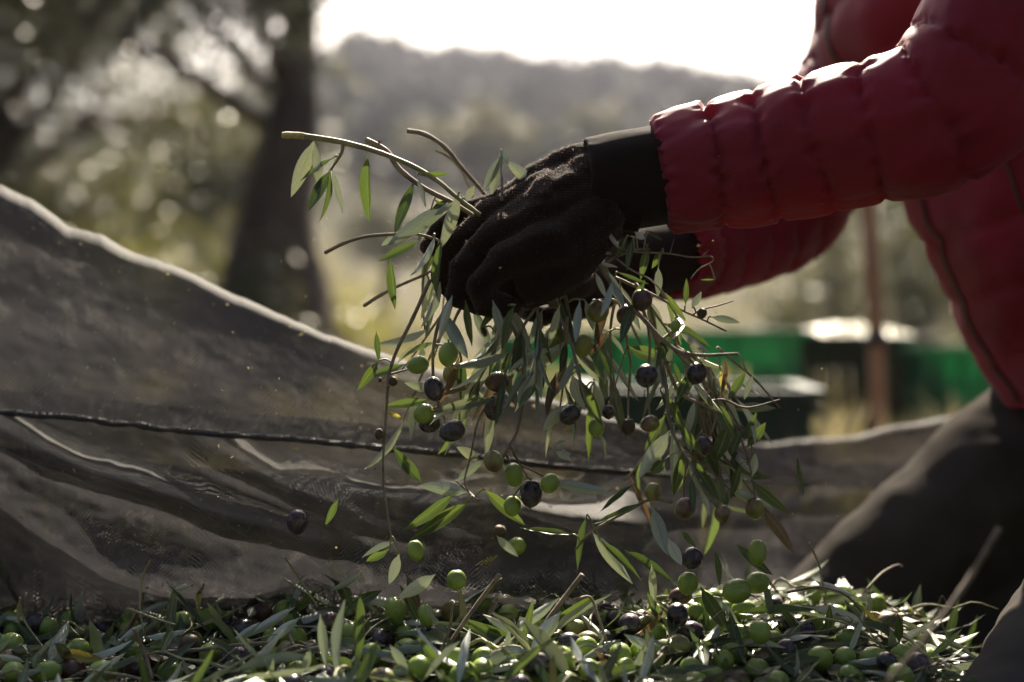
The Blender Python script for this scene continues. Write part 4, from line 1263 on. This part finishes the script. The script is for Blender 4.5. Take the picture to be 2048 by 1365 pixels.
LAND = [(860, 720, 'the two green olives under the fingers'), (905, 862, 'the plump black olive at lower left'), (1062, 987, 'the black olive between two green ones'), (594, 1044, 'the lone black olive far left'),
        (1112, 678, 'the big green olive under the palm'), (1096, 790, 'the curled rust-brown leaf'), (913, 1160, 'the round green olive falling alone'), (1293, 752, 'the dark purple olive in mid-bundle'),
        (1385, 1117, 'the dark olive falling at right'), (1474, 1183, 'the largest green falling olive'), (1590, 1180, "the kneeling person's far knee"), (1510, 1018, 'the olive at the bundle\'s right end'),
        (1003, 330, 'the pale leaf trio on the knuckles'), (768, 960, 'the long thin hanging stem'), (1193, 856, 'the small pale green olive'), (880, 470, 'the index fingertip'), (1440, 1028, 'the lowest brownish olives at right'),
        (1100, 1060, 'the pale fold of the net'), (1560, 800, 'the sunlit twig tip at right'), (790, 1222, 'the blurred green olive landing left of middle')]
used = set()


def where_label(x, y, head):
    """head + the nearest landmark and the side it lies on, never the same twice"""
    for lx, ly, ph in sorted(LAND, key=lambda q: math.hypot(q[0] - x, q[1] - y)):
        dx, dy = x - lx, y - ly
        side = ('right of' if dx > 0 else 'left of') if abs(dx) > abs(dy) else ('below' if dy > 0 else 'above')
        for s in (side, ('below' if dy > 0 else 'above') + ' and ' + ('right of' if dx > 0 else 'left of')):
            lab = '%s %s %s' % (head, s, ph)
            if lab not in used:
                used.add(lab); return lab
    return head


CN = {'d': 'dark green', 'p': 'silvery', 'y': 'yellowish', 'b': 'dry brown'}
for row in LEAVES.replace('\n', '').split(';'):
    x0, y0, x1, y1, w, c_ = row.split()[:6]
    near_ = float((row.split() + ['0'])[6])
    x0, y0, x1, y1, w = map(float, (x0, y0, x1, y1, w))
    dist, root, q = nearest_stem(x0, y0)
    L = math.hypot(x1 - x0, y1 - y0)
    if dist < 42:
        d0 = q[2] - .001 - near_; par = root
        xa, ya = x0, y0
        if dist > 7:                                   # a short leaf stalk joins blade and stem
            a, b2 = P(*q), P(x0, y0, d0)
            mid = (a + b2) / 2 + Vector((0, 0, .002))
            v, f = tube_data(spline([a, mid, b2], 6), [.0007] * 6, 5)
            mesh_obj('stalk', v, f, M['twig_g'], par, org=par.location)
    else:
        d0 = FOCUS + rng.uniform(-.02, .04) + (.06 if y0 > 1040 and x0 < 1150 and y0 < 1140 else 0); par = None
    tilt = rng.uniform(-.3, .3) * L / FPX * FOCUS
    o = leaf_obj(P(x0, y0, d0), P(x1, y1, d0 + tilt), w / FPX * d0, c_, par, flip=(c_ == 'p'), name='leaf' if par else 'olive_leaf')
    if par is None:
        size = 'small ' if L < 50 else ('long ' if L > 105 else '')
        tag(o, where_label((x0 + x1) / 2, (y0 + y1) / 2, '%s%s olive leaf falling' % (size, CN[c_])), 'leaf', 'falling olive leaves')

for row in OLV.replace('\n', '').split(';'):
    x, y, w, h, c_, a = row.split()
    x, y, w, h, a = map(float, (x, y, w, h, a))
    dist, root, q = nearest_stem(x, y)
    d0 = q[2] + (-.010 if dist < 12 else .0) + rng.uniform(-.004, .004)
    pos = P(x, y, d0)
    olive_obj(pos, w / FPX * d0, h / FPX * d0, c_, R(a), root)
    if dist > 8:
        aa = P(*q); b2 = pos + Vector((0, 0, h / FPX * d0 * .4))
        v, f = tube_data(spline([aa, (aa + b2) / 2 + Vector((0, 0, .003)), b2], 7), [.0008] * 7, 5)
        mesh_obj('stalk', v, f, M['twig_g'], root, org=root.location)
for row in FALL.replace('\n', '').split(';'):
    dat, lab = row.split('|')
    x, y, w, h, c_, a, off = dat.split()
    d0 = FOCUS + float(off)
    tag(olive_obj(P(float(x), float(y), d0), float(w) / FPX * d0, float(h) / FPX * d0, c_, R(float(a))), lab, 'olive', 'olives falling from the handful')

# extra leafy sprigs crammed into the fist, seen only as a tangle
for k in range(40):
    zone = rng.choice([(840, 960, 430, 600), (880, 1200, 550, 640), (900, 1200, 570, 650), (1180, 1340, 490, 640), (1200, 1380, 560, 720), (1300, 1450, 650, 820), (1330, 1450, 780, 900)])
    x, y = rng.uniform(zone[0], zone[1]), rng.uniform(zone[2], zone[3])
    d0 = FOCUS + (rng.uniform(.015, .11) if k > 6 else rng.uniform(-.03, .0))
    if k <= 6: x, y = rng.uniform(900, 1180), rng.uniform(612, 640)
    p0 = P(x, y, d0)
    dirv = Vector((rng.gauss((x - 1130) / 450, .35), rng.gauss(0, .35), -1)).normalized()
    ln = rng.uniform(.05, .095)
    pts = [p0]
    for i in range(5):
        dirv = (dirv + Vector((rng.gauss(0, .12), rng.gauss(0, .12), -.1))).normalized(); pts.append(pts[-1] + dirv * ln / 5)
    root = empty('olive_sprig', p0)
    tag(root, where_label(pts[-1].x / pts[-1].y * FPX + 1024, HOR - (pts[-1].z - CAM_H) / pts[-1].y * FPX, 'short tangled leafy sprig'), 'olive sprig', 'tangled sprigs in the fist')
    sp = spline(pts, 14)
    v, f = tube_data(sp, np.linspace(.0013, .0006, 14), 6)
    mesh_obj('stem', v, f, M['twig'], root, org=root.location)
    for i in range(3, 14, 3):
        for s in (-1, 1):
            if rng.random() < (.48 if k < 30 else .9): continue
            bse = Vector(sp[i]); dv = (Vector(sp[i] - sp[i - 1]).normalized() + Vector((rng.gauss(0, .5), rng.gauss(0, .5), rng.gauss(-.1, .35))) + Vector((s * .4, 0, 0))).normalized()
            leaf_obj(bse, bse + dv * rng.uniform(.030, .052), rng.uniform(.0045, .0105), rng.choice('dppdppdpdpppb'), root, roll=rng.uniform(-1.3, 1.3), flip=rng.random() < .5)


# ---------------------------------------------------------------- the heap on the net
def heap_z(x, y):
    """surface of the picked heap"""
    t = (y - .95) / .16
    z = .112 + .020 * min(max(t, 0), 1) + .012 * mnoise.noise((x * 7, y * 7, 2)) + .006 * mnoise.noise((x * 19, y * 19, 5))
    z += -.004 * math.exp(-((x - .17) / .14) ** 2 - ((y - 1.08) / .10) ** 2) - .014 * min(1, max(0, (-x - .08) / .25))
    z *= 1 - min(1, max(0, (y - 1.20) / .22)) ** 2
    z *= 1 - .9 * min(1, max(0, (.80 - y) / .35)) ** 1.5
    z *= 1 - min(1, max(0, (x - .27) / .14)) ** 2 * .75
    z *= 1 - min(1, max(0, (-x - .52) / .3)) ** 2
    return max(z, .022)


def heap_surface(i, j):
    x, y = -.85 + 1.35 * i / 120, .42 + 1.0 * j / 90
    return Vector((x, y, heap_z(x, y) - .012 + .004 * mnoise.noise((x * 60, y * 60, 1))))


hs = grid_obj('heap_base', 121, 91, heap_surface, M['soil'], None)
tag(hs, 'dark packed bottom of the heap of picked olives and leaves', 'olive heap', kind='stuff')

# loose leaves no one could count, filling the heap
n = 5200
x = nrng.uniform(-.62, .42, n); y = nrng.uniform(.70, 1.27, n)
z = np.array([heap_z(a, b_) for a, b_ in zip(x, y)]) + nrng.uniform(-.014, .004, n)
dr = unit(np.c_[nrng.normal(0, 1, n), nrng.normal(0, 1, n), nrng.normal(.05, .28, n)])
sd = unit(np.cross(dr, unit(np.c_[nrng.normal(0, .5, n), nrng.normal(0, .5, n), np.ones(n)])))
for nm, mt, sl in (('leaf_litter', 'leaf_p', slice(0, 2800)), ('leaf_litter', 'leaf_d', slice(2800, 5000)), ('leaf_litter', 'leaf_b', slice(5000, n))):
    k = x[sl]
    o = blades(nm, np.c_[x[sl], y[sl], z[sl]], dr[sl], sd[sl], nrng.uniform(.028, .055, len(k)), nrng.uniform(.0045, .0090, len(k)), M[mt], .12)
    tag(o, {'leaf_p': 'silvery olive leaves matted through the heap', 'leaf_d': 'dark green olive leaves matted through the heap', 'leaf_b': 'dry brown leaves matted through the heap'}[mt], 'leaves', kind='stuff')


HL = [(296, 1200, 'the standing grey twig'), (300, 1234, 'the brown cross twig at left'), (150, 1305, 'the yellow leaf at far left'), (402, 1190, 'the upright yellow leaf'),
      (600, 1165, 'the leaning thin green stalk'), (940, 1225, 'the rough grey twig'), (900, 1270, 'the pale straight twig'), (1110, 1220, 'the bent twig in mid-heap'), (1195, 1220, 'the hooked green stem'),
      (440, 1295, 'the reddish twig at left'), (580, 1310, 'the brown twig left of middle'), (655, 1290, 'the tall standing silvery leaves'), (1640, 1130, 'the tan stalk by the far knee'), (1700, 1240, 'the ochre leaf by the knees'),
      (1355, 1230, 'the black landing olive'), (1474, 1183, 'the largest falling green olive'), (1520, 1265, 'the blurred green olive at right'), (853, 1232, 'the slim upright green olive'), (790, 1222, 'the blurred olive left of middle'),
      (50, 1230, 'the grey stalk at far left'), (1795, 1330, 'the thin twig at right front'), (1040, 1295, 'the fan of dark leaves'), (1438, 1330, 'the short upright twig at right')]


def heap_where(p, head, k=9):
    """the side of a findable neighbour it lies on; None when the near ones are all taken"""
    x = 1024 + p.x / p.y * FPX; y = HOR - (p.z - CAM_H) / p.y * FPX
    for lx, ly, ph in sorted(HL, key=lambda q: math.hypot(q[0] - x, (q[1] - y) * 1.5))[:k]:
        dx, dy = x - lx, y - ly
        sides = ['right of' if dx > 0 else 'left of', 'in front of' if dy > 0 else 'behind'] if abs(dx) > abs(dy) else ['in front of' if dy > 0 else 'behind', 'right of' if dx > 0 else 'left of']
        for s in sides:
            lab = '%s in the heap %s %s' % (head, s, ph)
            if len(lab.split()) > 15: lab = lab.replace(' in the heap', '')
            if lab not in used:
                used.add(lab); return lab
    return None


def zone_of(x):
    return 'left end of the heap' if x < -.17 else ('middle of the heap' if x < .07 else 'right end of the heap by the knees')


# olives of the heap, one by one
placed = []
cand = 0
HANDH = [(905, 1317, 'g'), (742, 1308, 'g'), (1310, 1268, 'g'), (1357, 1290, 'm'), (1240, 1312, 'g'), (1125, 1320, 'g'), (1140, 1290, 'k'), (1172, 1300, 'g'), (1178, 1340, 'g'), (1212, 1345, 'g'), (1250, 1340, 'g'),
         (95, 1255, 'g'), (140, 1240, 'g'), (70, 1248, 'k'), (155, 1300, 'g'), (380, 1288, 'm'), (470, 1315, 'k'), (595, 1215, 'm'), (575, 1222, 'g'), (365, 1245, 'g'), (270, 1335, 'k'), (95, 1345, 'g'), (205, 1345, 'g'),
         (610, 1325, 'g'), (1380, 1335, 'g'), (1570, 1300, 'k'), (1610, 1262, 'k'), (1640, 1318, 'g'), (1690, 1315, 'g'), (1800, 1352, 'g'), (1775, 1325, 'k'), (1420, 1355, 'g'), (1075, 1330, 'k'), (1260, 1250, 'k'), (25, 1345, 'g'), (700, 1265, 'g'), (660, 1245, 'm'), (20, 1290, 'g')]


def ray_heap(px, py):
    lo, hi = .75, 1.3
    for k in range(80):
        d = lo + (hi - lo) * k / 79
        p = P(px, py, d)
        if p.z <= heap_z(p.x, d) + .008: return p
    return None


OC = {'g': 'green', 'm': 'half-ripe', 'k': 'black', 'r': 'shrivelled brown'}
def put_olive(p, c_):
    w = rng.uniform(.0142, .0185)
    up = Vector((rng.gauss(0, 1), rng.gauss(0, 1), rng.gauss(0, .5))).normalized()
    o = olive_obj(p, w, w * rng.uniform(1.08, 1.32), c_, up=up)
    size = 'small ' if w < .0156 else ('plump ' if w > .0172 else '')
    tag(o, heap_where(p, size + OC[c_] + ' olive') or '%s%s olive in the %s' % (size, OC[c_], zone_of(p.x)), 'olive', '%s olives, %s' % (OC[c_], zone_of(p.x)))
    placed.append(p)


for hx, hy, c_ in HANDH:
    p = ray_heap(hx, hy)
    if p is not None: put_olive(p, c_)
while len(placed) < 295 and cand < 9000:
    cand += 1
    y = rng.uniform(.84, 1.17); x = rng.uniform(-.40, .37) * y
    if x > .30 and y < 1.05: continue
    dens = .55 + .9 * mnoise.noise((x * 6, y * 8, 7.7)) + (.25 if x > 0 else 0)
    if rng.random() > dens: continue
    p = Vector((x, y, heap_z(x, y) + rng.uniform(-.004, .006)))
    if any((p - q).length < .0165 for q in placed): continue
    put_olive(p, rng.choices('gmkr', (62, 16, 20, 2))[0])

# leaves lying on and standing out of the heap, one by one
HEAPL = """1045 1295 930 1238 30 d;1045 1297 908 1256 24 d;1040 1270 975 1228 19 p;1045 1290 1066 1200 18 d;1060 1300 945 1326 34 p;1120 1196 1000 1276 24 p;1122 1222 1060 1306 34 p;1190 1190 1110 1244 18 d;
1608 1214 1748 1262 20 p;1654 1275 1660 1208 18 d;1799 1288 1795 1217 20 d;1722 1210 1796 1266 10 y;1392 1296 1478 1278 24 d;1248 1268 1330 1317 25 p;1705 1325 1808 1307 16 p;105 1300 215 1322 24 y;
400 1240 402 1130 12 y;390 1168 340 1185 14 p;350 1200 260 1240 20 p;590 1215 490 1275 22 p;640 1228 655 1345 24 p;620 1300 600 1365 18 p;690 1200 670 1365 26 p;720 1180 700 1330 20 d;600 1235 530 1290 24 p;
285 1275 380 1262 18 p;345 1255 320 1310 20 d;230 1290 290 1245 16 p;50 1325 0 1312 18 p;65 1340 80 1300 14 p;460 1290 520 1245 20 p;765 1180 690 1220 24 d;810 1210 700 1190 20 p;840 1250 800 1170 18 d;
1290 1180 1330 1260 18 d;1480 1250 1420 1190 20 p;1560 1210 1600 1270 18 d;40 1250 42 1195 10 y;570 1230 640 1180 12 d;1340 1250 1300 1200 16 p;960 1340 1050 1320 16 p;880 1330 840 1280 20 d;780 1290 820 1350 22 p"""
leaf_n = 0
def heap_label(o, c_, p, stand, L):
    zn = zone_of(p.x)
    size = 'short ' if L < .038 else ('long ' if L > .048 else '')
    tag(o, heap_where(p, '%s%s leaf %s' % (size, CN[c_], 'standing' if stand else 'lying')) or '%s%s leaf %s the %s' % (size, CN[c_], 'standing out of' if stand else 'lying on', zn), 'leaf', '%s leaves %s, %s' % (CN[c_], 'standing' if stand else 'lying', zn))


for row in HEAPL.replace('\n', '').split(';'):
    x0, y0, x1, y1, w, c_ = row.split(); x0, y0, x1, y1, w = map(float, (x0, y0, x1, y1, w))
    p = ray_heap((x0 + x1) / 2, max(y0, y1, 1245))
    d0 = min(1.12, p.y if p is not None else 1.06)
    o = leaf_obj(P(x0, y0, d0), P(x1, y1, d0 + rng.uniform(-.02, .02)), w / FPX * d0, c_, None, flip=(c_ == 'p'), name='olive_leaf')
    heap_label(o, c_, P((x0 + x1) / 2, (y0 + y1) / 2, d0), True, math.hypot(x1 - x0, y1 - y0) / FPX); leaf_n += 1
while leaf_n < 296:
    y = rng.uniform(.88, 1.17); x = rng.uniform(-.40, .35) * y
    if x > .30 and y < 1.05: continue
    z = heap_z(x, y) + rng.uniform(.004, .014)
    stand = rng.random() < .22
    a = rng.uniform(0, 6.283)
    dv = Vector((math.cos(a), math.sin(a) * .8, rng.uniform(.35, 1.1) if stand else rng.uniform(-.15, .3))).normalized()
    L = rng.uniform(.034, .060)
    bse = Vector((x, y, z)) - dv * L * (.15 if stand else .5)
    if stand and y > 1.12: continue
    c_ = rng.choices('dpyb', (38, 56, 2, 4))[0]
    up = Vector((rng.gauss(0, .45), rng.gauss(-.25, .45), 1)).normalized()
    X = dv.cross(up).normalized(); Z = X.cross(dv)
    if rng.random() < .55: X, Z = -X, -Z
    w = L * rng.uniform(.15, .22)
    o = link(bpy.data.objects.new('olive_leaf', rng.choice(LEAF[c_])))
    o.matrix_local = Matrix(((X.x * w, dv.x * L, Z.x * L * .8, bse.x), (X.y * w, dv.y * L, Z.y * L * .8, bse.y), (X.z * w, dv.z * L, Z.z * L * .8, bse.z), (0, 0, 0, 1)))
    heap_label(o, c_, Vector((x, y, z)), stand, L); leaf_n += 1

# twigs of the heap
TW = [('thin grey twig standing out of the left of the heap', [(300, 1122), (284, 1160), (280, 1220), (292, 1280)], .9, 1.06), ('brown twig lying across the left of the heap', [(254, 1217), (300, 1234), (350, 1250)], 1.0, 1.05),
      ('short dark twig leaning at the left front of the heap', [(268, 1258), (290, 1310), (305, 1360)], 1.6, .99), ('thin green stalk leaning over the heap left of the middle', [(570, 1115), (600, 1160), (634, 1212)], .9, 1.08),
      ('rough grey twig rising from the middle of the heap', [(1000, 1150), (965, 1195), (925, 1250), (885, 1310), (850, 1365)], 1.7, 1.02), ('pale straight twig beside the rough grey twig', [(905, 1202), (898, 1260), (872, 1320), (848, 1360)], 1.2, 1.0),
      ('bent twig in front of the pair of big dark leaves', [(1165, 1150), (1130, 1195), (1090, 1250), (1060, 1320), (1040, 1365)], 1.9, 1.01), ('hooked green stem arching over olives in the middle of the heap', [(1150, 1200), (1180, 1195), (1195, 1230), (1215, 1290), (1225, 1320)], 1.1, 1.02),
      ('reddish twig lying along the left middle of the heap', [(320, 1305), (400, 1300), (480, 1290), (555, 1285)], 1.6, 1.03), ('brown twig pointing at the standing leaves left of the middle', [(525, 1335), (570, 1312), (640, 1295)], 1.9, 1.0),
      ('large blurred stalk close to the lens at lower right', [(1998, 1057), (1950, 1140), (1900, 1214), (1840, 1290), (1773, 1368)], 1.8, .80), ('hooked dry tendril in front of the black trousers', [(1905, 1300), (1885, 1250), (1878, 1215), (1884, 1192), (1895, 1210)], .5, .97),
      ('slim tan stalk leaning on the far knee', [(1618, 1085), (1638, 1130), (1645, 1165), (1652, 1190)], .9, 1.06), ('pale twig lying at the right end of the heap', [(1560, 1290), (1620, 1240), (1700, 1250), (1760, 1290)], .9, 1.04),
      ('thin twig crossing the right front of the heap', [(1700, 1210), (1760, 1290), (1810, 1330)], .8, 1.0), ('tan curled stalk arching by the far knee', [(1575, 1185), (1640, 1175), (1690, 1190), (1725, 1225)], 1.1, 1.06),
      ('short upright twig at the right of the heap', [(1445, 1365), (1440, 1320), (1430, 1290)], 1.1, 1.0), ('thin grey stalk rising at the far left', [(40, 1195), (48, 1240), (90, 1300)], .8, 1.04)]
for lab, pts, r, d in TW:
    w3 = spline([P(a, b_, d + .006 * math.sin(i * 1.7)) for i, (a, b_) in enumerate(pts)], 22)
    rr = np.linspace(r, r * .75, 22) * .001 * (1 + .2 * np.array([mnoise.noise((i * .9, r, d * 9)) for i in range(22)]))
    v, f = tube_data(w3, rr, 7)
    tag(mesh_obj('twig', v, f, M['twig' if r > 1 else 'twig_g'], org=tuple(w3[-1])), lab, 'twig', 'twigs of the heap').location = w3[-1]
for k in range(60):
    y = rng.uniform(.90, 1.16); x = rng.uniform(-.40, .33) * y
    a = rng.uniform(0, 6.28); L = rng.uniform(.03, .09)
    p0 = Vector((x, y, heap_z(x, y) + rng.uniform(.004, .014)))
    dv = Vector((math.cos(a), math.sin(a), rng.uniform(-.1, .22)))
    pts = [p0 + dv * L * t + Vector((rng.gauss(0, .002), rng.gauss(0, .002), rng.gauss(0, .002) + .006 * math.sin(t * 3.1))) for t in (0, .25, .5, .75, 1)]
    v, f = tube_data(spline(pts, 12), np.linspace(1, .6, 12) * rng.uniform(.0006, .0015), 6)
    zn = zone_of(x)
    o = mesh_obj('twig', v, f, M[rng.choice(('twig', 'twig', 'twig_g'))], org=tuple(p0)); o.location = p0
    tag(o, heap_where(p0, ('short ' if L < .05 else ('long ' if L > .072 else '')) + 'loose twig', 8) or 'thin loose twig in the ' + zn, 'twig', 'small twigs, %s' % zn)

# chaff drifting in the air
n = 90
px = nrng.uniform(350, 1750, n); py = nrng.uniform(420, 1230, n); d = nrng.uniform(.95, 1.2, n)
b_ = np.array([list(P(a, c2, e)) for a, c2, e in zip(px, py, d)])
dr = unit(nrng.normal(0, 1, (n, 3))); sd = unit(np.cross(dr, nrng.normal(0, 1, (n, 3))))
tag(blades('chaff', b_, dr, sd, nrng.uniform(.0008, .0032, n), nrng.uniform(.0005, .0014, n), M['straw'], .2), 'specks of dust and chaff drifting round the falling olives', 'chaff', kind='stuff')

# ---------------------------------------------------------------- air
hz, nt, out = new_mat('haze_air')
vol = N(nt, 'ShaderNodeVolumePrincipled')
vol.inputs['Color'].default_value = (.80, .82, 1.0, 1)
vol.inputs['Density'].default_value = .0006
vol.inputs['Anisotropy'].default_value = .55
nt.links.new(vol.outputs[0], out.inputs['Volume'])
mb = MB(); mb.box((0, 0, 22), (200, 200, 30))
o = mb.build('haze', hz, None, False)
tag(o, 'thin sunlit haze hanging between the grove and the hill', 'haze', kind='stuff')
